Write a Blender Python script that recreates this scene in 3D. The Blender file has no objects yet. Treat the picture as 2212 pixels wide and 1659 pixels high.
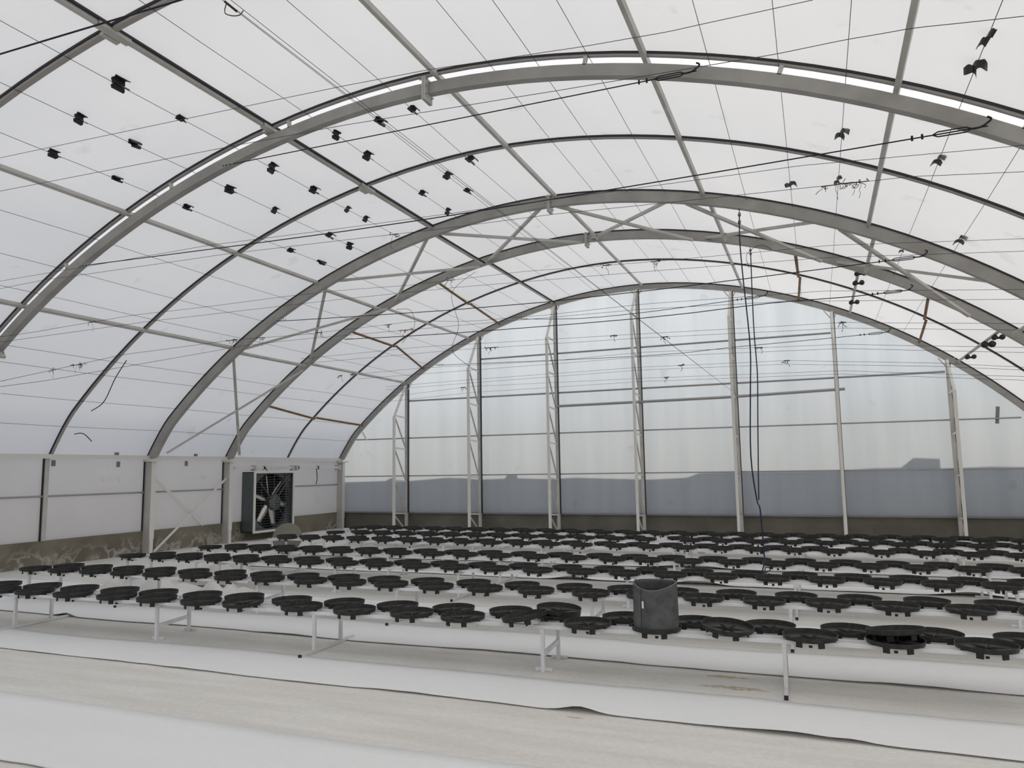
import bpy, bmesh, math, random
from mathutils import Vector, Matrix, noise
random.seed(7)
C = bpy.context.scene.collection
sc = bpy.context.scene
PI = math.pi

# ------------------------------------------------------------------ measured positions (metres)
TRAYS=[[1,0,0,-8.316,5.651],[1,0,1,-7.855,5.702],[1,0,2,-7.277,5.705],[1,0,3,-6.693,5.737],[1,0,4,-6.156,5.742],[1,0,5,-5.603,5.759],[1,0,6,-5.102,5.775],[1,0,7,-4.456,5.807],[1,0,8,-3.893,5.817],[1,0,9,-3.331,5.849],[1,0,10,-2.832,5.831],[1,0,11,-2.304,5.838],[1,0,12,-1.764,5.885],[1,0,13,-1.218,5.896],[1,0,14,-0.692,5.933],[1,0,15,-0.122,5.941],[1,0,16,0.427,5.953],[1,0,17,0.975,5.978],[2,0,0,-9.772,7.086],[2,0,1,-9.23,7.085],[2,0,2,-8.711,7.126],[2,0,3,-8.161,7.124],[2,0,4,-7.65,7.153],[2,0,5,-7.069,7.171],[2,0,6,-6.528,7.166],[2,0,7,-6.008,7.203],[2,0,8,-5.416,7.21],[2,0,9,-4.899,7.214],[2,0,10,-4.383,7.248],[2,0,11,-3.829,7.243],[2,0,12,-3.272,7.265],[2,0,13,-2.717,7.292],[2,0,14,-2.141,7.287],[2,0,15,-1.602,7.315],[2,0,16,-1.062,7.332],[2,0,17,-0.523,7.329],[2,0,18,0.012,7.366],[2,0,19,0.552,7.367],[2,0,20,1.11,7.378],[2,0,21,1.645,7.411],[3,0,0,-9.781,8.633],[3,0,1,-9.159,8.625],[3,0,2,-8.669,8.649],[3,0,3,-8.136,8.662],[3,0,4,-7.607,8.662],[3,0,5,-7.082,8.694],[3,0,6,-6.532,8.686],[3,0,7,-5.985,8.703],[3,0,8,-5.457,8.725],[3,0,9,-4.894,8.716],[3,0,10,-4.356,8.743],[3,0,11,-3.804,8.755],[3,0,12,-3.234,8.751],[3,0,13,-2.681,8.784],[3,0,14,-2.162,8.783],[3,0,15,-1.632,8.791],[3,0,16,-1.079,8.82],[3,0,17,-0.526,8.811],[3,0,18,0.015,8.831],[3,0,19,0.558,8.851],[3,0,20,1.095,8.842],[3,0,21,1.63,8.874],[4,0,0,-9.563,9.995],[4,0,1,-9.014,10.006],[4,0,2,-8.493,9.995],[4,0,3,-7.982,10.019],[4,0,4,-7.466,10.026],[4,0,5,-6.959,10.033],[4,0,6,-6.45,10.053],[4,0,7,-5.916,10.041],[4,0,8,-5.364,10.063],[4,0,9,-4.839,10.071],[4,0,10,-4.303,10.069],[4,0,11,-3.755,10.098],[4,0,12,-3.194,10.09],[4,0,13,-2.646,10.097],[4,0,14,-2.172,10.116],[4,0,15,-1.631,10.107],[4,0,16,-1.074,10.136],[4,0,17,-0.538,10.137],[4,0,18,-0.008,10.136],[4,0,19,0.52,10.165],[4,0,20,1.045,10.151],[4,0,21,1.59,10.17],[4,0,22,2.125,10.185],[5,0,0,-9.461,11.855],[5,0,1,-8.931,11.868],[5,0,2,-8.396,11.861],[5,0,3,-7.845,11.847],[5,0,4,-7.292,11.864],[5,0,5,-6.757,11.847],[5,0,6,-6.23,11.841],[5,0,7,-5.714,11.85],[5,0,8,-5.199,11.83],[5,0,9,-4.674,11.843],[5,0,10,-4.152,11.834],[5,0,11,-3.614,11.827],[5,0,12,-3.031,11.839],[5,0,13,-2.5,11.82],[5,0,14,-1.968,11.823],[5,0,15,-1.415,11.826],[5,0,16,-0.9,11.806],[5,0,17,-0.384,11.822],[5,0,18,0.143,11.809],[5,0,19,0.749,11.798],[5,0,20,1.306,11.816],[5,0,21,1.866,11.8],[5,0,22,2.401,11.793],[6,0,0,-9.25,13.114],[6,0,1,-8.575,13.091],[6,0,2,-8.078,13.083],[6,0,3,-7.553,13.09],[6,0,4,-7.027,13.064],[6,0,5,-6.541,13.069],[6,0,6,-6.033,13.061],[6,0,7,-5.527,13.056],[6,0,8,-4.989,13.059],[6,0,9,-4.458,13.034],[6,0,10,-3.919,13.047],[6,0,11,-3.358,13.035],[6,0,12,-2.818,13.016],[6,0,13,-2.06,13.014],[6,0,14,-1.536,13.019],[6,0,15,-0.976,12.995],[6,0,16,-0.47,13.001],[6,0,17,0.054,12.994],[6,0,18,0.605,12.977],[6,0,19,1.121,12.986],[6,0,20,1.638,12.966],[6,0,21,2.159,12.972],[6,0,22,2.697,12.966],[7,0,0,-9.559,14.351],[7,0,1,-9.097,14.341],[7,0,2,-8.583,14.335],[7,0,3,-8.075,14.306],[7,0,4,-7.545,14.308],[7,0,5,-7.014,14.279],[7,0,6,-6.525,14.261],[7,0,7,-6.012,14.262],[7,0,8,-5.478,14.226],[7,0,9,-4.952,14.221],[7,0,10,-4.44,14.203],[7,0,11,-3.882,14.182],[7,0,12,-3.317,14.18],[7,0,13,-2.787,14.148],[7,0,14,-2.263,14.138],[7,0,15,-1.732,14.129],[7,0,16,-1.208,14.095],[7,0,17,-0.71,14.095],[7,0,18,-0.196,14.069],[7,0,19,0.306,14.053],[7,0,20,0.81,14.047],[7,0,21,1.316,14.018],[7,0,22,1.827,14.026],[7,0,23,2.366,13.989],[7,0,24,2.901,13.983],[1,1,0,-9.132,5.924],[1,1,1,-8.724,5.943],[1,1,2,-8.119,5.983],[1,1,3,-7.541,5.988],[1,1,4,-6.967,6.009],[1,1,5,-6.426,6.017],[1,1,6,-5.863,6.044],[1,1,7,-5.35,6.07],[1,1,8,-4.764,6.058],[1,1,9,-4.192,6.096],[1,1,10,-3.622,6.102],[1,1,11,-3.069,6.136],[1,1,12,-2.531,6.163],[1,1,13,-2.098,6.164],[1,1,14,-1.531,6.194],[1,1,15,-0.975,6.196],[1,1,16,-0.41,6.198],[1,1,17,0.135,6.233],[1,1,18,0.704,6.253],[1,1,19,1.252,6.249],[2,1,0,-9.575,7.419],[2,1,1,-9.042,7.422],[2,1,2,-8.492,7.444],[2,1,3,-7.943,7.456],[2,1,4,-7.386,7.453],[2,1,5,-6.83,7.488],[2,1,6,-6.284,7.496],[2,1,7,-5.739,7.5],[2,1,8,-5.194,7.536],[2,1,9,-4.648,7.533],[2,1,10,-4.098,7.55],[2,1,11,-3.547,7.58],[2,1,12,-2.978,7.575],[2,1,13,-2.407,7.598],[2,1,14,-1.871,7.624],[2,1,15,-1.334,7.617],[2,1,16,-0.798,7.651],[2,1,17,-0.259,7.659],[2,1,18,0.28,7.663],[2,1,19,0.826,7.699],[2,1,20,1.376,7.696],[3,1,0,-9.489,8.938],[3,1,1,-8.957,8.953],[3,1,2,-8.429,8.951],[3,1,3,-7.91,8.979],[3,1,4,-7.379,8.972],[3,1,5,-6.817,8.986],[3,1,6,-6.291,9.012],[3,1,7,-5.736,9.002],[3,1,8,-5.202,9.029],[3,1,9,-4.653,9.041],[3,1,10,-4.106,9.037],[3,1,11,-3.546,9.068],[3,1,12,-2.961,9.074],[3,1,13,-2.426,9.072],[3,1,14,-1.912,9.105],[3,1,15,-1.376,9.096],[3,1,16,-0.81,9.113],[3,1,17,-0.256,9.139],[3,1,18,0.282,9.128],[3,1,19,0.826,9.155],[3,1,20,1.376,9.168],[3,1,21,1.911,9.162],[4,1,0,-9.286,10.301],[4,1,1,-8.815,10.336],[4,1,2,-8.303,10.331],[4,1,3,-7.765,10.338],[4,1,4,-7.239,10.354],[4,1,5,-6.707,10.342],[4,1,6,-6.204,10.364],[4,1,7,-5.666,10.371],[4,1,8,-5.128,10.369],[4,1,9,-4.592,10.395],[4,1,10,-4.051,10.387],[4,1,11,-3.503,10.395],[4,1,12,-2.92,10.421],[4,1,13,-2.421,10.411],[4,1,14,-1.919,10.431],[4,1,15,-1.365,10.437],[4,1,16,-0.811,10.431],[4,1,17,-0.277,10.461],[4,1,18,0.251,10.453],[4,1,19,0.783,10.463],[4,1,20,1.308,10.485],[4,1,21,1.862,10.472],[4,1,22,2.397,10.497],[5,1,0,-9.721,12.158],[5,1,1,-9.189,12.163],[5,1,2,-8.659,12.143],[5,1,3,-8.105,12.157],[5,1,4,-7.554,12.148],[5,1,5,-7.017,12.133],[5,1,6,-6.488,12.152],[5,1,7,-5.977,12.133],[5,1,8,-5.458,12.139],[5,1,9,-4.929,12.136],[5,1,10,-4.407,12.122],[5,1,11,-3.874,12.136],[5,1,12,-3.294,12.121],[5,1,13,-2.759,12.113],[5,1,14,-2.228,12.127],[5,1,15,-1.68,12.107],[5,1,16,-1.159,12.115],[5,1,17,-0.641,12.11],[5,1,18,-0.114,12.097],[5,1,19,0.489,12.109],[5,1,20,1.044,12.099],[5,1,21,1.606,12.084],[5,1,22,2.141,12.103],[5,1,23,2.676,12.081],[6,1,0,-8.836,13.377],[6,1,1,-8.337,13.395],[6,1,2,-7.819,13.37],[6,1,3,-7.286,13.37],[6,1,4,-6.791,13.369],[6,1,5,-6.284,13.358],[6,1,6,-5.787,13.364],[6,1,7,-5.255,13.339],[6,1,8,-4.718,13.341],[6,1,9,-4.179,13.34],[6,1,10,-3.622,13.316],[6,1,11,-3.078,13.328],[6,1,12,-2.32,13.323],[6,1,13,-1.802,13.299],[6,1,14,-1.236,13.297],[6,1,15,-0.725,13.3],[6,1,16,-0.204,13.281],[6,1,17,0.345,13.29],[6,1,18,0.862,13.273],[6,1,19,1.383,13.269],[6,1,20,1.899,13.272],[6,1,21,2.431,13.247],[6,1,22,2.969,13.256],[7,1,0,-9.345,14.672],[7,1,1,-8.837,14.627],[7,1,2,-8.33,14.627],[7,1,3,-7.801,14.603],[7,1,4,-7.267,14.576],[7,1,5,-6.776,14.584],[7,1,6,-6.269,14.55],[7,1,7,-5.738,14.54],[7,1,8,-5.203,14.525],[7,1,9,-4.691,14.505],[7,1,10,-4.142,14.499],[7,1,11,-3.573,14.467],[7,1,12,-3.043,14.452],[7,1,13,-2.52,14.449],[7,1,14,-1.993,14.414],[7,1,15,-1.467,14.412],[7,1,16,-0.961,14.391],[7,1,17,-0.448,14.378],[7,1,18,0.055,14.37],[7,1,19,0.561,14.342],[7,1,20,1.06,14.341],[7,1,21,1.567,14.312],[7,1,22,2.106,14.292],[7,1,23,2.641,14.291],[7,1,24,3.176,14.252]]
LW=[[-8.197,5.412],[-7.548,5.635],[-6.825,5.836],[-5.679,6.06],[-9.304,4.934],[-9.963,4.581],[-10.467,4.273],[-4.518,6.168],[-5.047,6.134],[-3.166,6.131],[-2.631,6.069],[-2.021,5.967],[-0.788,5.66],[-0.135,5.442],[0.447,5.212],[1.361,4.776],[-12.568,2.507],[-12.156,2.949],[-11.665,3.385],[-11.395,3.606],[1.887,4.478]]
PODS=[[2,5.608],[2,6.462],[1,5.711],[1,6.433],[1,8.072],[1,9.036],[0,5.887],[0,6.75],[0,7.928],[0,10.242],[0,11.073],[3,7.979],[3,8.732],[3,10.331],[3,11.241],[2,8.104],[2,9.029],[2,9.92],[2,10.452],[1,10.437],[1,11.047],[7,7.968],[7,9.682],[8,8.022],[8,9.993],[8,10.697],[15,6.294],[15,6.769],[15,8.766],[15,12.322],[14,8.703],[14,10.132],[13,10.71],[20,11.02]]
TW=[[0.0026,[[-8.099,5.2,5.072],[-7.631,5.2,5.059],[-7.183,5.2,5.046],[-6.753,5.2,5.034],[-6.34,5.2,5.022],[-5.944,5.2,5.011],[-5.563,5.2,5.0],[-5.216,5.2,4.989],[-4.88,5.2,4.979],[-4.557,5.2,4.969],[-4.244,5.2,4.96],[-3.942,5.2,4.95],[-3.65,5.2,4.941],[-3.352,5.2,4.927],[-3.064,5.2,4.914],[-2.785,5.2,4.901],[-2.503,5.2,4.877],[-2.231,5.2,4.854],[-1.968,5.2,4.832],[-1.713,5.2,4.811],[-1.467,5.2,4.79],[-1.149,5.2,4.771],[-0.844,5.2,4.753],[-0.635,5.2,4.751],[-0.431,5.2,4.748],[-0.233,5.2,4.745],[-0.041,5.2,4.743],[0.146,5.2,4.741]]],[0.0026,[[-8.063,5.2,4.689],[-7.605,5.2,4.678],[-7.165,5.2,4.668],[-6.744,5.2,4.659],[-6.339,5.2,4.649],[-5.949,5.2,4.64],[-5.575,5.2,4.632],[-5.215,5.2,4.624],[-4.867,5.2,4.616],[-4.546,5.2,4.607],[-4.235,5.2,4.598],[-3.935,5.2,4.59],[-3.645,5.2,4.581],[-3.337,5.2,4.566],[-3.039,5.2,4.551],[-2.752,5.2,4.536],[-2.475,5.2,4.522],[-2.207,5.2,4.509],[-1.947,5.2,4.496],[-1.697,5.2,4.483],[-1.454,5.2,4.472],[-1.218,5.2,4.461],[-0.99,5.2,4.451],[-0.76,5.2,4.44],[-0.537,5.2,4.43],[-0.321,5.2,4.42],[-0.112,5.2,4.411],[0.112,5.2,4.41],[0.328,5.2,4.409],[0.532,5.2,4.4],[0.729,5.2,4.392],[0.935,5.2,4.368],[1.135,5.2,4.344],[1.328,5.2,4.322]]],[0.007,[[-6.347,3.8,5.034],[-6.003,3.8,5.036],[-4.065,3.8,4.997],[-3.807,3.8,4.992]]],[0.006,[[-6.945,7.25,5.564],[-0.897,7.25,5.516]]],[0.006,[[-9.469,7.25,4.533],[-5.065,7.25,4.436],[-2.054,7.25,4.432],[1.517,7.25,4.475]]],[0.0026,[[-9.763,6.3,3.384],[-9.503,6.662,3.495],[-9.278,6.94,3.598],[-9.01,7.24,3.707],[-8.719,7.541,3.817],[-8.372,7.871,3.91],[-8.001,8.201,4.004],[-7.617,8.523,4.103],[-7.213,8.846,4.203],[-6.876,9.103,4.272],[-6.416,9.2,4.295],[-5.837,9.2,4.272],[-5.281,9.2,4.25],[-4.826,9.2,4.25],[-4.386,9.2,4.249],[-3.958,9.2,4.248],[-3.544,9.2,4.248],[-3.113,9.2,4.23],[-2.695,9.2,4.212],[-2.291,9.2,4.195],[-1.899,9.2,4.179],[-1.505,9.2,4.168],[-1.122,9.2,4.157],[-0.751,9.2,4.147],[-0.392,9.2,4.137],[-0.042,9.2,4.128],[0.297,9.2,4.119],[0.595,9.2,4.092],[0.885,9.2,4.066],[1.168,9.2,4.04],[1.444,9.2,4.015],[1.713,9.2,3.991],[1.975,9.2,3.968],[2.231,9.2,3.945]]],[0.0026,[[-9.756,6.3,3.311],[-9.533,6.559,3.392],[-9.29,6.818,3.473],[-9.028,7.076,3.554],[-8.748,7.335,3.636],[-8.453,7.594,3.718],[-8.14,7.853,3.789],[-7.813,8.113,3.861],[-7.473,8.372,3.933],[-7.12,8.631,4.004],[-6.755,8.891,4.076],[-6.275,9.0,4.105],[-5.793,9.0,4.099],[-5.326,9.0,4.093],[-4.875,9.0,4.087],[-4.438,9.0,4.082],[-3.972,9.0,4.068],[-3.521,9.0,4.055],[-3.086,9.0,4.042],[-2.665,9.0,4.03],[-2.257,9.0,4.017],[-1.862,9.0,4.006],[-1.494,9.0,3.992],[-1.137,9.0,3.979],[-0.791,9.0,3.967],[-0.454,9.0,3.955],[-0.127,9.0,3.943],[0.191,9.0,3.931],[0.497,9.0,3.905],[0.795,9.0,3.88],[1.085,9.0,3.855],[1.368,9.0,3.831],[1.643,9.0,3.808],[1.911,9.0,3.785],[2.172,9.0,3.763]]],[0.0026,[[-10.146,6.5,4.196],[-9.649,6.533,4.214],[-9.168,6.567,4.232],[-8.702,6.6,4.249],[-8.155,6.641,4.27],[-7.627,6.681,4.291],[-7.118,6.722,4.312],[-6.627,6.762,4.333],[-6.158,6.802,4.336],[-5.703,6.842,4.339],[-5.263,6.882,4.342],[-4.821,6.9,4.337],[-4.455,6.9,4.33],[-4.1,6.9,4.323],[-3.757,6.9,4.317],[-3.424,6.9,4.31],[-3.101,6.9,4.304],[-2.788,6.9,4.298],[-2.484,6.9,4.292],[-2.19,6.9,4.286],[-1.903,6.9,4.28],[-1.625,6.9,4.275],[-1.354,6.9,4.27],[-1.065,6.9,4.264],[-0.784,6.9,4.259],[-0.512,6.9,4.253],[-0.248,6.9,4.248],[0.009,6.9,4.243],[0.263,6.9,4.226],[0.51,6.9,4.209],[0.749,6.9,4.192],[0.982,6.9,4.176],[1.209,6.9,4.16],[1.429,6.9,4.145],[1.734,6.9,4.125]]],[0.0026,[[-10.135,6.5,4.087],[-9.287,6.558,4.14],[-8.761,6.595,4.15],[-8.253,6.633,4.159],[-7.763,6.67,4.169],[-7.289,6.707,4.179],[-6.83,6.745,4.189],[-6.385,6.782,4.2],[-5.981,6.817,4.201],[-5.589,6.852,4.202],[-5.207,6.887,4.204],[-4.819,6.9,4.197],[-4.398,6.9,4.184],[-3.992,6.9,4.171],[-3.601,6.9,4.159],[-3.264,6.9,4.153],[-2.938,6.9,4.147],[-2.622,6.9,4.141],[-2.315,6.9,4.135],[-2.02,6.9,4.122],[-1.733,6.9,4.109],[-1.455,6.9,4.096],[-1.185,6.9,4.084],[-0.874,6.9,4.071],[-0.574,6.9,4.059],[-0.284,6.9,4.047],[-0.002,6.9,4.036],[0.292,6.9,4.024],[0.577,6.9,4.012],[0.852,6.9,4.001],[1.077,6.9,3.976],[1.296,6.9,3.951],[1.509,6.9,3.927],[1.716,6.9,3.904]]],[0.003,[[-9.706,6.3,2.793],[-9.812,6.8,2.947],[-9.852,7.3,3.107],[-9.832,7.8,3.272],[-9.755,8.3,3.441],[-9.647,8.717,3.55],[-9.506,9.133,3.66],[-9.331,9.55,3.771],[-9.125,9.967,3.882],[-8.843,10.46,3.982],[-8.522,10.953,4.081],[-8.145,11.3,4.169],[-7.519,11.3,4.178],[-6.915,11.3,4.187],[-6.33,11.3,4.195],[-5.35,11.3,4.108],[-4.654,11.3,4.097],[-3.987,11.3,4.086],[-3.424,11.3,4.094],[-2.881,11.3,4.103],[-2.356,11.3,4.11],[-1.896,11.3,4.099],[-1.45,11.3,4.088],[-1.016,11.3,4.077],[-0.595,11.3,4.066],[-0.186,11.3,4.056],[0.212,11.3,4.046],[0.595,11.3,4.01],[0.967,11.3,3.974],[1.33,11.3,3.94],[1.683,11.3,3.907],[2.026,11.3,3.874],[2.361,11.3,3.842],[2.687,11.3,3.811]]],[0.003,[[-9.701,6.3,2.734],[-9.791,6.717,2.828],[-9.836,7.133,2.924],[-9.838,7.562,3.042],[-9.798,7.99,3.163],[-9.717,8.419,3.286],[-9.598,8.848,3.412],[-9.442,9.276,3.54],[-9.253,9.705,3.671],[-9.031,10.133,3.803],[-8.52,10.953,3.996],[-8.06,11.3,4.068],[-7.357,11.3,4.063],[-6.681,11.3,4.059],[-6.03,11.3,4.055],[-5.453,11.3,4.051],[-4.895,11.3,4.047],[-4.355,11.3,4.044],[-3.832,11.3,4.04],[-3.326,11.3,4.037],[-2.835,11.3,4.034],[-2.359,11.3,4.031],[-1.918,11.3,4.013],[-1.489,11.3,3.996],[-1.073,11.3,3.979],[-0.668,11.3,3.963],[-0.274,11.3,3.947],[0.132,11.3,3.911],[0.527,11.3,3.876],[0.91,11.3,3.842],[1.283,11.3,3.809],[1.646,11.3,3.776],[1.999,11.3,3.745],[2.343,11.3,3.714],[2.677,11.3,3.685]]],[0.007,[[-9.57,11.6,4.556],[-9.032,11.6,4.517],[-4.006,11.6,4.372],[1.55,11.6,4.472]]],[0.008,[[-9.548,13.8,4.525],[-7.07,13.8,4.445],[-2.886,13.8,4.4],[-0.636,13.8,4.463],[0.674,13.8,4.447],[1.596,13.8,4.471]]],[0.007,[[-6.252,16.0,5.088],[-4.817,16.0,4.969],[-3.342,16.0,4.97],[-1.446,16.0,5.048],[-0.783,16.0,5.089]]],[0.007,[[-9.519,18.1,4.477],[-3.819,18.1,4.328],[-1.688,18.1,4.386],[0.46,18.1,4.434],[1.61,18.1,4.475]]],[0.003,[[-10.415,13.4,4.097],[-9.6,13.4,4.106],[-8.813,13.4,4.115],[-8.055,13.4,4.123],[-7.323,13.4,4.131],[-6.611,13.4,4.115],[-5.924,13.4,4.099],[-5.26,13.4,4.084],[-4.618,13.4,4.069],[-3.997,13.4,4.055],[-3.395,13.4,4.042],[-2.813,13.4,4.028],[-2.3,13.4,4.015],[-1.8,13.385,3.999],[-1.308,13.309,3.973],[-0.835,13.234,3.948],[-0.38,13.159,3.923],[0.059,13.083,3.898],[0.481,13.008,3.874],[0.935,12.923,3.816],[1.37,12.839,3.76],[1.786,12.754,3.706],[2.185,12.669,3.654],[2.567,12.585,3.603],[2.934,12.5,3.553]]],[0.003,[[-10.413,13.4,3.984],[-9.598,13.4,3.99],[-8.812,13.4,3.996],[-8.054,13.4,4.001],[-7.323,13.4,4.006],[-6.617,13.4,4.012],[-5.929,13.4,4.001],[-5.265,13.4,3.99],[-4.622,13.4,3.98],[-4.0,13.4,3.97],[-3.398,13.4,3.961],[-2.815,13.4,3.952],[-2.303,13.4,3.936],[-1.803,13.385,3.918],[-1.312,13.309,3.89],[-0.839,13.234,3.862],[-0.384,13.159,3.835],[0.054,13.083,3.809],[0.476,13.008,3.783],[0.929,12.923,3.725],[1.364,12.839,3.669],[1.78,12.754,3.614],[2.178,12.669,3.562],[2.56,12.585,3.51],[2.926,12.5,3.461]]],[0.0032,[[-10.302,15.6,4.006],[-9.443,15.6,4.023],[-8.613,15.6,4.04],[-7.772,15.6,4.026],[-6.959,15.6,4.013],[-6.175,15.6,4.0],[-5.416,15.6,3.988],[-4.684,15.6,4.003],[-3.975,15.6,4.017],[-3.288,15.6,4.03],[-2.693,15.6,4.011],[-2.11,15.563,3.986],[-1.53,15.379,3.939],[-0.979,15.194,3.894],[-0.454,15.01,3.849],[0.045,14.826,3.805],[0.518,14.642,3.762],[1.02,14.435,3.683],[1.492,14.228,3.606],[1.937,14.021,3.532],[2.355,13.814,3.461],[2.748,13.607,3.392],[3.116,13.4,3.325]]],[0.0032,[[-10.397,15.6,3.885],[-9.582,15.6,3.89],[-8.793,15.6,3.895],[-8.029,15.6,3.9],[-7.289,15.6,3.905],[-6.572,15.6,3.91],[-5.876,15.6,3.915],[-5.201,15.6,3.919],[-4.546,15.6,3.923],[-3.91,15.6,3.928],[-3.292,15.6,3.932],[-2.697,15.6,3.915],[-2.114,15.563,3.893],[-1.534,15.379,3.85],[-0.983,15.194,3.808],[-0.458,15.01,3.767],[0.04,14.826,3.726],[0.514,14.642,3.686],[1.015,14.435,3.606],[1.487,14.228,3.529],[1.932,14.021,3.455],[2.349,13.814,3.383],[2.742,13.607,3.314],[3.11,13.4,3.247]]],[0.0032,[[-10.578,17.2,3.855],[-9.714,17.2,3.87],[-8.876,17.2,3.885],[-8.065,17.2,3.9],[-7.27,17.2,3.905],[-6.5,17.2,3.911],[-5.752,17.2,3.916],[-5.027,17.2,3.921],[-4.322,17.2,3.927],[-3.638,17.2,3.932],[-2.972,17.2,3.918],[-2.316,17.137,3.896],[-1.662,16.864,3.847],[-1.044,16.592,3.799],[-0.462,16.319,3.751],[0.085,16.046,3.669],[0.599,15.774,3.59],[1.082,15.501,3.513],[1.535,15.228,3.438],[1.959,14.956,3.367],[2.419,14.637,3.269],[2.842,14.319,3.175],[3.23,14.0,3.085]]],[0.0032,[[-10.578,17.2,3.774],[-9.714,17.2,3.788],[-8.877,17.2,3.803],[-8.066,17.2,3.816],[-7.271,17.2,3.825],[-6.501,17.2,3.834],[-5.754,17.2,3.843],[-5.028,17.2,3.851],[-4.324,17.2,3.859],[-3.64,17.2,3.866],[-2.974,17.2,3.85],[-2.319,17.137,3.825],[-1.665,16.864,3.774],[-1.048,16.592,3.724],[-0.466,16.319,3.675],[0.081,16.046,3.596],[0.595,15.774,3.521],[1.078,15.501,3.448],[1.531,15.228,3.377],[1.955,14.956,3.309],[2.415,14.637,3.216],[2.838,14.319,3.127],[3.227,14.0,3.041]]],[0.0032,[[-11.068,18.0,3.667],[-10.165,18.0,3.719],[-9.29,18.0,3.771],[-8.442,18.0,3.82],[-7.611,18.0,3.811],[-6.806,18.0,3.802],[-6.025,18.0,3.793],[-5.267,18.0,3.784],[-4.531,18.0,3.776],[-3.817,18.0,3.768],[-3.132,18.0,3.752],[-2.458,17.938,3.73],[-1.782,17.628,3.679],[-1.144,17.318,3.629],[-0.545,17.008,3.58],[0.019,16.698,3.531],[0.548,16.388,3.484],[1.1,16.04,3.388],[1.612,15.692,3.297],[2.085,15.344,3.209],[2.52,14.996,3.125],[2.921,14.648,3.044],[3.287,14.3,2.967]]],[0.0032,[[-11.068,18.0,3.537],[-10.165,18.0,3.579],[-9.291,18.0,3.62],[-8.444,18.0,3.659],[-7.613,18.0,3.664],[-6.808,18.0,3.669],[-6.028,18.0,3.674],[-5.27,18.0,3.679],[-4.534,18.0,3.684],[-3.819,18.0,3.688],[-3.135,18.0,3.674],[-2.461,17.938,3.653],[-1.785,17.628,3.605],[-1.148,17.318,3.557],[-0.548,17.008,3.51],[0.015,16.698,3.464],[0.544,16.388,3.418],[1.096,16.04,3.323],[1.607,15.692,3.233],[2.08,15.344,3.146],[2.516,14.996,3.063],[2.916,14.648,2.983],[3.283,14.3,2.907]]]]
DIAG=[[-4.688,4.9,5.812],[-1.626,18.3,3.23]]
KN=[[-9.071,7.174,3.683],[-9.851,7.238,3.086],[-9.848,7.585,3.2],[-9.155,9.911,3.867],[-8.898,10.369,3.964],[-11.952,13.4,3.999],[-2.367,9.2,4.198],[-1.747,9.2,4.175],[-4.608,9.2,4.249],[-6.898,11.3,4.187],[-6.569,11.3,4.058],[-5.854,13.4,4.0],[-3.374,13.4,4.041],[-2.42,13.4,3.939],[-4.158,6.9,4.176],[0.291,6.9,4.024],[0.401,6.9,4.02],[0.47,6.9,4.017],[-10.919,15.6,3.993],[-10.578,15.6,4.0],[-8.688,18.0,3.806],[-2.785,17.2,3.914],[0.495,13.005,3.872],[-0.931,15.178,3.89],[-8.326,11.231,4.15],[-0.471,16.323,3.752],[-3.256,18.0,3.755]]
CORD=[[[-0.901,11.65,5.451],[-0.9,11.464,4.973],[-0.866,11.277,4.355],[-0.821,11.091,3.762],[-0.789,10.905,3.195],[-0.804,10.718,2.592],[-0.825,10.532,1.736],[-0.763,10.345,1.163],[-0.716,10.159,1.054],[-0.684,9.973,0.552],[-0.667,9.786,0.45],[-0.692,9.6,0.34]],[[-0.912,13.85,5.48],[-0.894,13.571,5.234],[-0.884,13.293,4.506],[-0.867,13.014,3.812],[-0.831,12.736,3.106],[-0.84,12.457,2.379],[-0.85,12.179,1.649],[-0.851,11.9,1.097]]]
SH=[[-15.234,1.298],[-12.977,1.309],[-11.426,1.337],[-11.274,1.414],[-11.122,1.412],[-11.077,1.321],[-10.821,1.319],[-9.45,1.409],[-8.984,1.392],[-8.527,1.35],[-7.766,1.368],[-7.685,1.465],[-7.406,1.462],[-7.394,1.377],[-6.563,1.345],[-5.806,1.373],[-4.868,1.341],[-3.883,1.309],[-2.977,1.346],[-2.674,1.454],[-1.706,1.464],[0.313,1.459],[1.049,1.511],[1.696,1.522],[1.945,1.73],[2.451,1.7],[2.445,1.491],[2.863,1.495],[3.334,1.517],[3.98,1.498],[5.463,1.485]]
CAM=[[0.9264839,0.0564117,0.3720825],[0.3760427,-0.0998419,-0.9212076],[-0.0148174,0.9934029,-0.1137151]]
F=1619.28
ROWY={1:[0.0317, 5.949, 0.268],2:[0.0271, 7.355, 0.31],3:[0.021, 8.831, 0.303],4:[0.0155, 10.145, 0.31],5:[-0.0057, 11.813, 0.29],6:[-0.0117, 12.994, 0.29],7:[-0.0306, 14.071, 0.29]}


# ------------------------------------------------------------------ helpers
def new_mesh_obj(name, bm, mat, parent=None, smooth=False):
    me = bpy.data.meshes.new(name)
    bmesh.ops.recalc_face_normals(bm, faces=bm.faces)
    if smooth:
        for f in bm.faces: f.smooth = True
    bm.to_mesh(me); bm.free()
    if mat: me.materials.append(mat)
    o = bpy.data.objects.new(name, me); C.objects.link(o)
    if parent: o.parent = parent
    return o

def tag(o, label, cat, group=None):
    o['label'] = label; o['category'] = cat
    if group: o['group'] = group
    return o

def thing(name, label, cat, loc=(0, 0, 0), rotz=0, group=None):
    o = bpy.data.objects.new(name, None); C.objects.link(o)
    o.empty_display_size = .05
    o.location = loc; o.rotation_euler = (0, 0, rotz)
    return tag(o, label, cat, group)

def struct(o):
    o['kind'] = 'structure'
    return o

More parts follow.
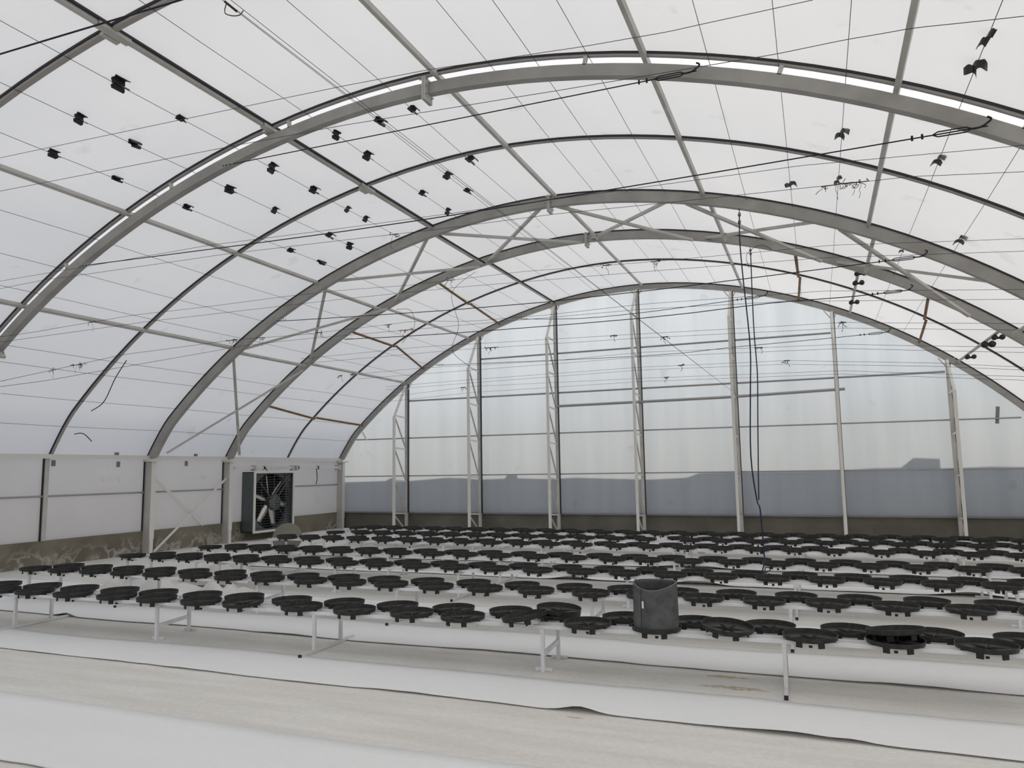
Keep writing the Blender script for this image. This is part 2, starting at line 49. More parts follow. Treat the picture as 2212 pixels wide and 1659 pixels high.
def box(bm, x0, x1, y0, y1, z0, z1):
    vs = [bm.verts.new((x, y, z)) for z in (z0, z1) for y in (y0, y1) for x in (x0, x1)]
    for f in ((0, 2, 3, 1), (4, 5, 7, 6), (0, 1, 5, 4), (2, 6, 7, 3), (0, 4, 6, 2), (1, 3, 7, 5)):
        bm.faces.new([vs[i] for i in f])

def bar(bm, p, q, w, h, up=(0, 0, 1)):
    """rectangular bar from p to q, width w sideways, height h along up"""
    p, q = Vector(p), Vector(q)
    d = (q - p).normalized(); s = d.cross(Vector(up))
    if s.length < 1e-4: s = d.cross(Vector((0, 1, 0)))
    s.normalize(); u = s.cross(d).normalized()
    vs = []
    for c in (p, q):
        for a, b in ((-1, -1), (1, -1), (1, 1), (-1, 1)):
            vs.append(bm.verts.new(c + s * (a * w / 2) + u * (b * h / 2)))
    for f in ((0, 1, 2, 3), (4, 7, 6, 5), (0, 4, 5, 1), (1, 5, 6, 2), (2, 6, 7, 3), (3, 7, 4, 0)):
        bm.faces.new([vs[i] for i in f])

def tube(bm, pts, r, n=6, caps=True):
    pts = [Vector(p) for p in pts]
    rings = []
    for i, p in enumerate(pts):
        a = pts[max(i - 1, 0)]; b = pts[min(i + 1, len(pts) - 1)]
        d = (b - a).normalized()
        s = d.cross(Vector((0, 0, 1)))
        if s.length < .05: s = d.cross(Vector((0, 1, 0)))
        s.normalize(); u = s.cross(d)
        rings.append([bm.verts.new(p + (s * math.cos(2 * PI * k / n) + u * math.sin(2 * PI * k / n)) * r) for k in range(n)])
    for a, b in zip(rings, rings[1:]):
        for k in range(n):
            bm.faces.new((a[k], a[(k + 1) % n], b[(k + 1) % n], b[k]))
    if caps:
        bm.faces.new(rings[0][::-1]); bm.faces.new(rings[-1])

def lathe(bm, prof, n=32, c=(0, 0, 0)):
    rings = []
    for r, z in prof:
        if r < 1e-6: rings.append([bm.verts.new((c[0], c[1], c[2] + z))])
        else: rings.append([bm.verts.new((c[0] + r * math.cos(2 * PI * k / n), c[1] + r * math.sin(2 * PI * k / n), c[2] + z)) for k in range(n)])
    for a, b in zip(rings, rings[1:]):
        for k in range(n):
            k2 = (k + 1) % n
            if len(a) == 1 and len(b) == 1: continue
            if len(a) == 1: bm.faces.new((a[0], b[k2], b[k]))
            elif len(b) == 1: bm.faces.new((a[k], a[k2], b[0]))
            else: bm.faces.new((a[k], a[k2], b[k2], b[k]))

def smooth_path(pts, n=6):
    pts = [Vector(p) for p in pts]; out = []
    for i in range(len(pts) - 1):
        p0 = pts[max(i - 1, 0)]; p1 = pts[i]; p2 = pts[i + 1]; p3 = pts[min(i + 2, len(pts) - 1)]
        for k in range(n):
            t = k / n
            out.append(.5 * ((2 * p1) + (p2 - p0) * t + (2 * p0 - 5 * p1 + 4 * p2 - p3) * t * t + (3 * p1 - p0 - 3 * p2 + p3) * t ** 3))
    out.append(pts[-1]); return out

def BM(): return bmesh.new()

ORD = ['first', 'second', 'third', 'fourth', 'fifth', 'sixth', 'seventh', 'eighth', 'ninth', 'tenth', 'eleventh', 'twelfth', 'thirteenth',
       'fourteenth', 'fifteenth', 'sixteenth', 'seventeenth', 'eighteenth', 'nineteenth', 'twentieth']
def ordn(i):
    if i < 20: return ORD[i]
    return {2: 'twenty', 3: 'thirty'}[(i + 1) // 10] + '-' + ORD[(i + 1) % 10 - 1] if (i + 1) % 10 else 'thirtieth'

# ------------------------------------------------------------------ materials
def mat(name, col, rough=.6, metal=0., spec=.3):
    m = bpy.data.materials.new(name); m.use_nodes = True
    b = m.node_tree.nodes['Principled BSDF']
    b.inputs['Base Color'].default_value = (*col, 1); b.inputs['Roughness'].default_value = rough
    b.inputs['Metallic'].default_value = metal; b.inputs['Specular IOR Level'].default_value = spec
    return m

def N(m, t, **kw):
    n = m.node_tree.nodes.new(t)
    for k, v in kw.items(): setattr(n, k, v)
    return n

def noisy(m, c1, c2, scale=5, stretch=(1, 1, 1), lo=.35, hi=.65, detail=6, bump=0., rough_out=None):
    nt = m.node_tree; b = nt.nodes['Principled BSDF']; L = nt.links.new
    tc = N(m, 'ShaderNodeTexCoord'); mp = N(m, 'ShaderNodeMapping'); mp.inputs['Scale'].default_value = stretch
    nz = N(m, 'ShaderNodeTexNoise'); nz.inputs['Scale'].default_value = scale; nz.inputs['Detail'].default_value = detail
    cr = N(m, 'ShaderNodeValToRGB'); cr.color_ramp.elements[0].position = lo; cr.color_ramp.elements[1].position = hi
    cr.color_ramp.elements[0].color = (*c1, 1); cr.color_ramp.elements[1].color = (*c2, 1)
    L(tc.outputs['Object'], mp.inputs[0]); L(mp.outputs[0], nz.inputs['Vector']); L(nz.outputs['Fac'], cr.inputs[0]); L(cr.outputs[0], b.inputs['Base Color'])
    if bump:
        bp = N(m, 'ShaderNodeBump'); bp.inputs['Strength'].default_value = bump; bp.inputs['Distance'].default_value = .01
        L(nz.outputs['Fac'], bp.inputs['Height']); L(bp.outputs[0], b.inputs['Normal'])
    return cr

M = {}
M['paint'] = mat('white painted steel', (.62, .6, .57), .45); noisy(M['paint'], (.44, .425, .395), (.54, .525, .495), 3, (1, 1, 1), .3, .6)
M['bench'] = mat('white bench steel', (.8, .8, .82), .4); noisy(M['bench'], (.74, .73, .73), (.86, .86, .89), 4)
M['rib'] = mat('galvanised grey rib', (.36, .34, .32), .5, .0)
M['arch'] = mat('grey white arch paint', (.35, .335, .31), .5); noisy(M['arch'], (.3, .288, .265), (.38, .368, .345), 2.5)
M['dark'] = mat('dark clamp strip', (.03, .028, .035), .6)
M['galv'] = mat('galvanised pipe', (.38, .37, .37), .4, .6)
M['black'] = mat('black plastic', (.018, .0185, .016), .5, 0, .4); noisy(M['black'], (.014, .014, .013), (.03, .03, .027), 30)
M['clip'] = mat('black clip plastic', (.02, .021, .024), .4, 0, .5)
M['wire'] = mat('grey wire', (.05, .048, .055), .4, .5)
M['cable'] = mat('dark steel cable', (.018, .015, .022), .5, .3)
M['cord'] = mat('dark blue cord', (.012, .014, .045), .6)
M['wood'] = mat('brown wooden lath', (.2, .115, .05), .7); noisy(M['wood'], (.13, .075, .035), (.3, .18, .08), 8, (4, .4, 4))
M['felt'] = mat('grey felt', (.11, .112, .112), .95, 0, .1); noisy(M['felt'], (.08, .083, .084), (.135, .138, .137), 14, (1, 1, 1), .3, .7, 10, .5)
M['twine'] = mat('old brown twine', (.07, .045, .032), .9)
M['rust'] = mat('rusty twine', (.3, .16, .08), .9)
M['fanbody'] = mat('galvanised fan sheet', (.12, .135, .14), .45, .4)
M['fandark'] = mat('dark fan interior', (.03, .034, .034), .6, .2)
M['blade'] = mat('stainless blade', (.62, .6, .56), .28, .9)
M['frame'] = mat('white fan frame', (.74, .72, .68), .5)
M['rimhem'] = mat('light felt hem', (.3, .3, .3), .9)
M['tag'] = mat('white label', (.8, .8, .8), .6)
M['mud'] = mat('dried mud', (.5, .41, .3), .95); noisy(M['mud'], (.45, .34, .21), (.7, .66, .6), 22)
M['cardboard'] = mat('brown earth patch', (.23, .14, .07), .9)
M['tape'] = mat('grey tape', (.22, .22, .23), .6)
M['lid'] = mat('grey green lid', (.21, .21, .17), .5)

# concrete with pale mineral blooms near the foot
def concrete(name, base1, base2, bloom):
    m = mat(name, base1, .9); nt = m.node_tree; b = nt.nodes['Principled BSDF']; L = nt.links.new
    tc = N(m, 'ShaderNodeTexCoord'); n1 = N(m, 'ShaderNodeTexNoise'); n1.inputs['Scale'].default_value = 1.3; n1.inputs['Detail'].default_value = 5
    cr = N(m, 'ShaderNodeValToRGB'); cr.color_ramp.elements[0].color = (*base1, 1); cr.color_ramp.elements[1].color = (*base2, 1)
    cr.color_ramp.elements[0].position = .38; cr.color_ramp.elements[1].position = .62
    L(tc.outputs['Object'], n1.inputs['Vector']); L(n1.outputs['Fac'], cr.inputs[0])
    n2 = N(m, 'ShaderNodeTexNoise'); n2.inputs['Scale'].default_value = 3.2; n2.inputs['Detail'].default_value = 8; n2.inputs['Distortion'].default_value = .6
    L(tc.outputs['Object'], n2.inputs['Vector'])
    # narrow band of the noise = wandering veins
    ab = N(m, 'ShaderNodeMath', operation='SUBTRACT'); ab.inputs[1].default_value = .5; L(n2.outputs['Fac'], ab.inputs[0])
    ab2 = N(m, 'ShaderNodeMath', operation='ABSOLUTE'); L(ab.outputs[0], ab2.inputs[0])
    c2 = N(m, 'ShaderNodeValToRGB'); c2.color_ramp.elements[0].position = .0; c2.color_ramp.elements[1].position = .075
    c2.color_ramp.elements[0].color = (1, 1, 1, 1); c2.color_ramp.elements[1].color = (0, 0, 0, 1); L(ab2.outputs[0], c2.inputs[0])
    n3 = N(m, 'ShaderNodeTexNoise'); n3.inputs['Scale'].default_value = .9; L(tc.outputs['Object'], n3.inputs['Vector'])
    sx = N(m, 'ShaderNodeSeparateXYZ'); L(tc.outputs['Object'], sx.inputs[0])
    mr = N(m, 'ShaderNodeMapRange'); mr.inputs[1].default_value = .4; mr.inputs[2].default_value = .12; L(sx.outputs['Z'], mr.inputs[0])
    c3 = N(m, 'ShaderNodeValToRGB'); c3.color_ramp.elements[0].position = .42; c3.color_ramp.elements[1].position = .56; L(n3.outputs['Fac'], c3.inputs[0])
    a = N(m, 'ShaderNodeMath', operation='MULTIPLY'); L(c2.outputs[0], a.inputs[0]); L(c3.outputs[0], a.inputs[1])
    a2 = N(m, 'ShaderNodeMath', operation='MULTIPLY'); L(a.outputs[0], a2.inputs[0]); L(mr.outputs[0], a2.inputs[1])
    a3 = N(m, 'ShaderNodeMath', operation='MULTIPLY'); L(a2.outputs[0], a3.inputs[0]); a3.inputs[1].default_value = bloom
    mx = N(m, 'ShaderNodeMixRGB'); L(a3.outputs[0], mx.inputs[0]); L(cr.outputs[0], mx.inputs[1]); mx.inputs[2].default_value = (.5, .48, .44, 1)
    L(mx.outputs[0], b.inputs['Base Color']); return m
M['conc_left'] = concrete('stained concrete', (.15, .132, .098), (.225, .2, .155), .75)
M['conc_far'] = concrete('dark concrete', (.125, .118, .097), (.17, .16, .135), .0)

# translucent greenhouse film
def film(name, c1, c2, scale, stretch, t=.55, thin=None):
    m = bpy.data.materials.new(name); m.use_nodes = True; nt = m.node_tree; L = nt.links.new
    for n in list(nt.nodes):
        if n.type == 'BSDF_PRINCIPLED': nt.nodes.remove(n)
    out = nt.nodes['Material Output']
    tr = N(m, 'ShaderNodeBsdfTranslucent'); df = N(m, 'ShaderNodeBsdfDiffuse'); mx = N(m, 'ShaderNodeMixShader'); mx.inputs[0].default_value = 1 - t
    tc = N(m, 'ShaderNodeTexCoord'); mp = N(m, 'ShaderNodeMapping'); mp.inputs['Scale'].default_value = stretch
    nz = N(m, 'ShaderNodeTexNoise'); nz.inputs['Scale'].default_value = scale; nz.inputs['Detail'].default_value = 4
    cr = N(m, 'ShaderNodeValToRGB'); cr.color_ramp.elements[0].position = .3; cr.color_ramp.elements[1].position = .7
    cr.color_ramp.elements[0].color = (*c1, 1); cr.color_ramp.elements[1].color = (*c2, 1)
    L(tc.outputs['Object'], mp.inputs[0]); L(mp.outputs[0], nz.inputs['Vector']); L(nz.outputs['Fac'], cr.inputs[0])
    # sparse dirt specks
    sp = N(m, 'ShaderNodeTexNoise'); sp.inputs['Scale'].default_value = 2.2; sp.inputs['Detail'].default_value = 10; L(tc.outputs['Object'], sp.inputs['Vector'])
    c2_ = N(m, 'ShaderNodeValToRGB'); c2_.color_ramp.elements[0].position = .66; c2_.color_ramp.elements[1].position = .74
    c2_.color_ramp.elements[0].color = (1, 1, 1, 1); c2_.color_ramp.elements[1].color = (.9, .89, .88, 1); L(sp.outputs['Fac'], c2_.inputs[0])
    mu = N(m, 'ShaderNodeMixRGB', blend_type='MULTIPLY'); mu.inputs[0].default_value = 1; L(cr.outputs[0], mu.inputs[1]); L(c2_.outputs[0], mu.inputs[2])
    L(mu.outputs[0], tr.inputs[0]); L(mu.outputs[0], df.inputs[0]); L(tr.outputs[0], mx.inputs[1]); L(df.outputs[0], mx.inputs[2]); L(mx.outputs[0], out.inputs[0])
    return m
M['roof_film'] = film('roof film', (.81, .815, .82), (.88, .88, .875), .5, (1, .5, 1), .52)
M['bright_gap_film'] = film('brightened gap film', (.95, .96, .97), (.97, .98, .99), .5, (1, 1, 1), .74)  # brighter film colour paints the glare in the gap at the nearest arch
M['wall_film'] = film('wall film', (.74, .74, .75), (.8, .8, .81), .8, (1, 1, .6), .6)
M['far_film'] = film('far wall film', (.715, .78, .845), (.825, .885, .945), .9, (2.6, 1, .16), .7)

# floor covers
def cover(name, c1, c2, scale, stretch, bump, stain, lo=.35, hi=.65):
    m = mat(name, c1, .85, 0, .15); nt = m.node_tree; b = nt.nodes['Principled BSDF']; L = nt.links.new
    cr = noisy(m, c1, c2, scale, stretch, lo, hi, 8, bump)
    sp = N(m, 'ShaderNodeTexNoise'); sp.inputs['Scale'].default_value = 1.6; sp.inputs['Detail'].default_value = 12; sp.inputs['Roughness'].default_value = .75
    tc = N(m, 'ShaderNodeTexCoord'); mp = N(m, 'ShaderNodeMapping'); mp.inputs['Scale'].default_value = (1, 3.5, 1); mp.inputs['Location'].default_value = (3.1, 1.7, 0)
    L(tc.outputs['Object'], mp.inputs[0]); L(mp.outputs[0], sp.inputs['Vector'])
    c2_ = N(m, 'ShaderNodeValToRGB'); c2_.color_ramp.elements[0].position = .69; c2_.color_ramp.elements[1].position = .75
    c2_.color_ramp.elements[0].color = (0, 0, 0, 1); c2_.color_ramp.elements[1].color = (stain, stain, stain, 1); L(sp.outputs['Fac'], c2_.inputs[0])
    mx = N(m, 'ShaderNodeMixRGB'); L(c2_.outputs[0], mx.inputs[0]); L(cr.outputs[0], mx.inputs[1]); mx.inputs[2].default_value = (.42, .3, .18, 1)
    fn = N(m, 'ShaderNodeTexNoise'); fn.inputs['Scale'].default_value = 26; fn.inputs['Detail'].default_value = 4; fn.inputs['Distortion'].default_value = .8; L(tc.outputs['Object'], fn.inputs['Vector'])
    c3 = N(m, 'ShaderNodeValToRGB'); c3.color_ramp.elements[0].position = .4; c3.color_ramp.elements[1].position = .68; k_ = .93 if bump > .3 else .98
    c3.color_ramp.elements[0].color = (k_, k_, k_, 1); c3.color_ramp.elements[1].color = (1, 1, 1, 1); L(fn.outputs['Fac'], c3.inputs[0])
    m2 = N(m, 'ShaderNodeMixRGB', blend_type='MULTIPLY'); m2.inputs[0].default_value = 1; L(mx.outputs[0], m2.inputs[1]); L(c3.outputs[0], m2.inputs[2])
    L(m2.outputs[0], b.inputs['Base Color'])
    return m
M['floor'] = cover('beige woven ground cover', (.76, .735, .685), (.84, .82, .78), 2.2, (.35, 3.2, 1), .5, .7)
M['sheet'] = cover('white woven sheet', (.88, .885, .88), (.91, .91, .905), 1.4, (.6, 1.5, 1), .12, .12)
M['heap'] = cover('crumpled white sheet', (.72, .7, .66), (.82, .81, .79), 2, (1, 1, 1), .2, .2)
M['soil'] = mat('pale outdoor soil', (.42, .37, .3), .95); noisy(M['soil'], (.36, .31, .25), (.46, .41, .34), .4)
M['render'] = mat('brown rendered block', (.2, .175, .145), .9)

M['shade_block'] = mat('added shade block', (.5, .47, .43), .9)

# ------------------------------------------------------------------ the shell
C0 = -4.126; XL = -12.95; XR = 2 * C0 - XL; EAVE = 1.97
YN, YE = -5.0, 18.5                        # near and far ends of the house
YA, YB, YC = 7.35, 11.70, 13.93            # the three box arches
def prof(x):
    d = abs((x - C0) / 8.9); z = 6.236 - 4.027 * d ** 2 - 1.7022 * d ** 4 + 1.6043 * d ** 3
    if d > .93: z -= .226 * ((d - .93) / .0615) ** 1.5
    return z
def nrm(x):
    e = .01; s = (prof(x + e) - prof(x - e)) / (2 * e)
    return Vector((-s, 0, 1)).normalized()
NX = 96
XS = [XL + (XR - XL) * (.5 - .5 * math.cos(PI * i / NX) * 1) for i in range(NX + 1)]
XS[0] = XL + .002; XS[-1] = XR - .002

bm = BM(); ys = [YN + (YE + .12 - YN) * i / 70 for i in range(71)]
ys = sorted(ys + [YA + .035, YA + .29]); rows_ = []
for y in ys:
    sag = .012 * math.sin((y - .3) * 2 * PI / 2.22)
    rows_.append([bm.verts.new((x, y, prof(x) + sag * math.sin(PI * (x - XL) / (XR - XL)))) for x in XS])
for a, b in zip(rows_, rows_[1:]):
    for i in range(NX): bm.faces.new((a[i], a[i + 1], b[i + 1], b[i]))
ceil_ = struct(new_mesh_obj('ceiling', bm, M['roof_film'], smooth=True)); ceil_.data.materials.append(M['bright_gap_film'])
for p_ in ceil_.data.polygons:
    if YA + .03 < p_.center.y < YA + .3: p_.material_index = 1  # band of film behind the nearest arch, brightened to paint the white gap

bm = BM(); box(bm, XL - .3, XR + .3, YN - .2, YE + .3, -.12, 0)
struct(new_mesh_obj('floor', bm, M['floor']))
bm = BM(); box(bm, -70, 60, -60, 80, -.2, -.125)
struct(new_mesh_obj('trim_1', bm, M['soil']))

# side walls: film above, concrete upstand below
def side_wall(name, x, s):
    bm = BM(); ny = 48
    r = []
    for i in range(ny + 1):
        y = YN + (YE + .1 - YN) * i / ny
        r.append([bm.verts.new((x + s * (.02 + .008 * math.sin(y * 3 + z * 4)), y, z)) for z in (.46, .85, 1.25, 1.6, EAVE + .02)])
    for a, b in zip(r, r[1:]):
        for k in range(4): bm.faces.new((a[k], a[k + 1], b[k + 1], b[k]))
    w = struct(new_mesh_obj(name, bm, M['wall_film'], smooth=True))
    bm = BM(); box(bm, min(x, x + s * .16), max(x, x + s * .16), YN, YE + .16, 0, .46)
    new_mesh_obj('concrete_base', bm, M['conc_left'], w)
    return w
side_wall('wall_left', XL, -1); side_wall('wall_right', XR, 1)

def end_wall(name, y, s, fm, cm):
    bm = BM(); nx = 60
    r = []
    for i in range(nx + 1):
        x = XL + (XR - XL) * i / nx; zt = max(prof(min(max(x, XL + .003), XR - .003)), .47)
        r.append([bm.verts.new((x, y, .46 + (zt - .46) * k / 8)) for k in range(9)])
    for a, b in zip(r, r[1:]):
        for k in range(8): bm.faces.new((a[k], b[k], b[k + 1], a[k + 1]))
    w = struct(new_mesh_obj(name, bm, fm, smooth=False))
    bm = BM(); box(bm, XL, XR, min(y, y + s * .16), max(y, y + s * .16), 0, .46)
    new_mesh_obj('concrete_base', bm, cm, w)
end_wall('wall_back', YE + .1, 1, M['far_film'], M['conc_far'])
end_wall('wall_front', YN, -1, M['wall_film'], M['conc_far'])

# ------------------------------------------------------------------ arches and ribs
def arch_strip(bm, y0, y1, off0, off1, x0=XL, x1=XR, n=80):
    """curved rectangular section following the roof, between normal offsets off0..off1 below the film"""
    prev = None
    for i in range(n + 1):
        x = x0 + (x1 - x0) * (.5 - .5 * math.cos(PI * i / n))
        x = min(max(x, XL + .004), XR - .004)
        p = Vector((x, 0, prof(x))); nn = nrm(x)
        a = p - nn * off0; b = p - nn * off1
        ring = [bm.verts.new((a.x, y0, a.z)), bm.verts.new((a.x, y1, a.z)), bm.verts.new((b.x, y1, b.z)), bm.verts.new((b.x, y0, b.z))]
        for v in ring: v.co.z = max(v.co.z, EAVE - .01)
        if prev:
            for k in range(4): bm.faces.new((prev[k], prev[(k + 1) % 4], ring[(k + 1) % 4], ring[k]))
        else: bm.faces.new(ring)
        prev = ring
    bm.faces.new(prev[::-1])

def rib(y, label, w=.05, d=.05):
    t = thing('roof_rib', label, 'roof rib', (XL, y, EAVE), 0, 'thin roof ribs under the film')
    t.location = (0, 0, 0)
    bm = BM(); arch_strip(bm, y - w / 2, y + w / 2, .012, d); new_mesh_obj('rib_bar', bm, M['rib'], t)
    bm = BM(); arch_strip(bm, y - w / 2 - .012, y - w / 2, .004, .03); new_mesh_obj('clamp_strip', bm, M['dark'], t)
rib(5.0, 'thin grey roof rib crossing the upper left corner of the view', .06, .06)
rib(9.53, 'thin grey roof rib between the nearest box arch and the braced arches', .05, .045)
rib(16.15, 'thin grey roof rib between the far braced arch and the end wall arch', .04, .035)

def box_arch(y, off0, off1, w, label, gap=False, plates=()):
    t = thing('box_arch', label, 'roof arch', (0, 0, 0), 0, 'white box section roof arches')
    yb_ = y + (.03 if gap else 0)
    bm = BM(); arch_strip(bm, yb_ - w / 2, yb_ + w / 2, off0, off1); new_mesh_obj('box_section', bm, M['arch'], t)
    bm = BM(); arch_strip(bm, y - (.02 if gap else .03), y + (.02 if gap else .03), .01, .05 if gap else off0 - .002); new_mesh_obj('film_rib', bm, M['rib'], t)
    bm = BM(); arch_strip(bm, y - (.03 if gap else .04), y - (.021 if gap else .031), .004, .028); new_mesh_obj('clamp_strip', bm, M['dark'], t)
    if gap:      # short spacers carry the rib over the box
        for i in range(9):
            x = XL + 1.1 + i * 1.96; p = Vector((x, y, prof(x))); nn = nrm(x); bm = BM()
            bar(bm, p - nn * .05, p - nn * (off0 + .01), .04, .04, (0, 1, 0)); new_mesh_obj('spacer', bm, M['paint'], t)
    for x in plates:   # bolted splice flange with gusset
        p = Vector((x, y, prof(x))); nn = nrm(x); tt = Vector((nn.z, 0, -nn.x)); k = new_mesh_obj
        bm = BM(); 
        for s in (-1, 1):
            c = p + tt * s * .012
            bar(bm, c - nn * (off0 - .04), c - nn * (off1 + .1), .19, .018, tt)
        fl = k('splice_flange', bm, M['paint'], t)
        for zz in (off0 - .02, (off0 + off1) / 2, off1 + .03):
            for yy in (-.07, .07):
                bm = BM(); tube(bm, [p - nn * zz - tt * .06 + Vector((0, yy, 0)), p - nn * zz + tt * .05 + Vector((0, yy, 0))], .008)
                k('bolt', bm, M['galv'], fl)
    return t
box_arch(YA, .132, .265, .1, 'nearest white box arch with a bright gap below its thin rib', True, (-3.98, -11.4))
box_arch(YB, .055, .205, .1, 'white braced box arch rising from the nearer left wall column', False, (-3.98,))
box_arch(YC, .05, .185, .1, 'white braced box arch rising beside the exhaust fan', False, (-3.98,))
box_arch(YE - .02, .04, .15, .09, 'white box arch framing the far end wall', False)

# ------------------------------------------------------------------ purlins along the roof
PX = [-12.1, -10.75, -8.72, -6.25, -3.86, -1.42, .89, 2.95][1:]
NAMES = ['lowest on the left', 'second up on the left', 'third up on the left', 'at the ridge', 'first right of the ridge', 'second right of the ridge', 'third right of the ridge']
def purlin(x, y0, y1, off, w, h, label, grp, matn='paint'):
    p = prof(x); nn = nrm(x); bm = BM()
    a = Vector((x, y0, p)) - nn * (off + h / 2); b = Vector((x, y1, p)) - nn * (off + h / 2)
    bar(bm, a, b, w, h, nn)
    o = new_mesh_obj('roof_purlin', bm, M[matn]); o.data.materials.append(M['dark'])
    return tag(o, label, 'roof purlin', grp)
for x, nm in zip(PX, NAMES):
    big = nm == 'third up on the left'
    last = purlin(x, YN, YB - .05, .015, .05, .06, 'long white roof purlin ' + nm + ', in front of the braced arches', 'roof purlins in front of the braced arches')
    if big:
        nn_ = nrm(x); bm = BM(); q_ = Vector((x + .045, 0, prof(x))) - nn_ * .02
        bar(bm, q_ + Vector((0, YN, 0)), q_ + Vector((0, YB - .05, 0)), .02, .03, nn_); pass
        new_mesh_obj('clamp_strip', bm, M['dark'], last)
    x2 = x + (.12 if x > C0 else -.0)
    pb_ = purlin(x2, YB + .05, YC - .05, .13, .05, .05, 'short white purlin ' + nm + ', between the two braced arches', 'purlins between the braced arches')
    if True:
        pc_ = purlin(x, YC + .05, YE - .07, .035, .045, .045, 'white roof purlin ' + nm + ', between far braced arch and end wall', 'purlins behind the far braced arch')
    if big:
        nn_ = nrm(x)
        for o_, ya_, yb2, of_ in ((pb_, YB + .05, YC - .05, .135), (pc_, YC + .05, YE - .07, .04)):
            bm = BM(); q_ = Vector((x + .04, 0, prof(x))) - nn_ * (of_ + .005)
            bar(bm, q_ + Vector((0, ya_, 0)), q_ + Vector((0, yb2, 0)), .018, .028, nn_); new_mesh_obj('clamp_strip', bm, M['dark'], o_)
# sleeve joints on the third left purlin where it crosses ribs
for y, lb in ((5.0, 'over the upper left rib'), (7.35, 'over the nearest box arch'), (9.53, 'over the rib behind the nearest box arch')):
    x = -6.25; p = prof(x); nn = nrm(x); bm = BM(); c = Vector((x, y, p)) - nn * .05
    t = thing('purlin_bracket', 'folded steel purlin joint bracket ' + lb, 'bracket', (0, 0, 0), 0, 'joint brackets on the purlin')
    bar(bm, c + Vector((.0, -.17, 0)) - nn * .034, c + Vector((0, .2, 0)) - nn * .034, .075, .008, nn)
    bar(bm, c + Vector((.04, -.17, 0)), c + Vector((.04, .2, 0)), .008, .07, nn); new_mesh_obj('sleeve', bm, M['paint'], t)
    bm = BM(); bar(bm, c + Vector((-.075, -.05, -.03)), c + Vector((-.075, .14, -.03)), .05, .03, nn); new_mesh_obj('foot_plate', bm, M['paint'], t)
    bm = BM(); bar(bm, c + Vector((.0, -.175, 0)), c + Vector((0, -.171, 0)), .05, .05, nn); new_mesh_obj('open_end', bm, M['dark'], t)

# ------------------------------------------------------------------ X bracing between the braced arches
nodes = [-12.75, -10.75, -8.5, -6.25, -4.0, -1.8, .43, 2.62]
DX = .2
br = []
for i in range(len(nodes) - 1):
    a, b = nodes[i], nodes[i + 1]
    br.append((a + .14, YB, b - .1, YC, 'falling away to the right'))
    br.append((b - .1, YB, a + .14, YC, 'falling away to the left'))
for i, (xa, ya, xb, yb, d) in enumerate(br):
    off = .19 if d.endswith('right') else .13
    pa = Vector((xa, ya + .03, prof(xa))) - nrm(xa) * off; pb = Vector((xb, yb - .03, prof(xb))) - nrm(xb) * off
    if i < 2: (pa if xa < xb else pb).z = EAVE + .08
    t = thing('roof_brace', '%s crossed roof brace from the left between the braced arches, %s' % (ordn(i // 2), 'rising backwards' if (prof(xb) > prof(xa)) else 'falling backwards'), 'diagonal brace', (0, 0, 0), 0, 'crossed roof braces')
    bm = BM(); bar(bm, pa, pb, .055, .045); new_mesh_obj('angle_bar', bm, M['paint'], t)
    dd = (pb - pa).normalized()
    for q_ in [pb - dd * k for k in (.08, .12, .16)] + [pa + dd * k for k in (.08, .12, .16)]:
        bm = BM(); tube(bm, [q_ - Vector((0, 0, .03)), q_ - Vector((0, 0, .012))], .009); new_mesh_obj('bolt', bm, M['galv'], t)

# brown laths, each pair running from the far braced arch over the thin rib to the end arch
lath = [(-7.42, -7.64, -7.82), (-9.64, -9.72, -10.17), (-11.91, -12.12, -12.18), (-.15, -.13, -.18), (1.92, 2.09, 2.25)]
ln = ['upper left', 'middle left', 'lowest left', 'just right of the ridge', 'far right']
for (a, b, c), nm in zip(lath, ln):
    for k, (xa, ya, xb, yb) in enumerate(((a, YC + .05, b, 16.15), (b + .03, 16.17, c, YE - .07))):
        bm = BM(); pa = Vector((xa, ya, prof(xa))) - nrm(xa) * .065; pb = Vector((xb, yb, prof(xb))) - nrm(xb) * .065
        bar(bm, pa, pb, .045, .03, nrm(xa))
        tag(new_mesh_obj('wooden_lath', bm, M['wood']), 'brown wooden lath %s, %s half' % (nm, 'nearer' if k == 0 else 'farther'), 'wooden lath', 'brown laths under the roof film')

# ------------------------------------------------------------------ left wall frame
def column(y, label):
    t = thing('steel_column', label, 'column', (XL + .1, y, 0), 0, 'white columns along the left wall')
    bm = BM(); box(bm, -.1, .085, -.05, .05, 0, EAVE - .09); new_mesh_obj('shaft', bm, M['paint'], t)
    bm = BM(); box(bm, .085, .1, -.055, .055, .3, EAVE - .09); box(bm, .06, .1, -.04, .04, 0, .3); new_mesh_obj('front_flange', bm, M['frame'], t)
    bm = BM(); box(bm, -.1, .17, -.13, .13, EAVE - .09, EAVE - .065); box(bm, -.1, .15, -.11, .11, EAVE - .065, EAVE - .045); new_mesh_obj('cap_plate', bm, M['frame'], t)
    for zz in (1.62, 1.7, 1.78):
        bm = BM(); tube(bm, [(.0, -.05, zz), (.0, -.062, zz)], .009); new_mesh_obj('bolt', bm, M['galv'], t)
column(YA, 'white steel column below the nearest box arch')
column(YB, 'white steel column of left wall left of the crossed wall brace')
column(YC, 'white steel column of left wall between crossed brace and fan')
column(YE - .05, 'white steel column in the far left corner')

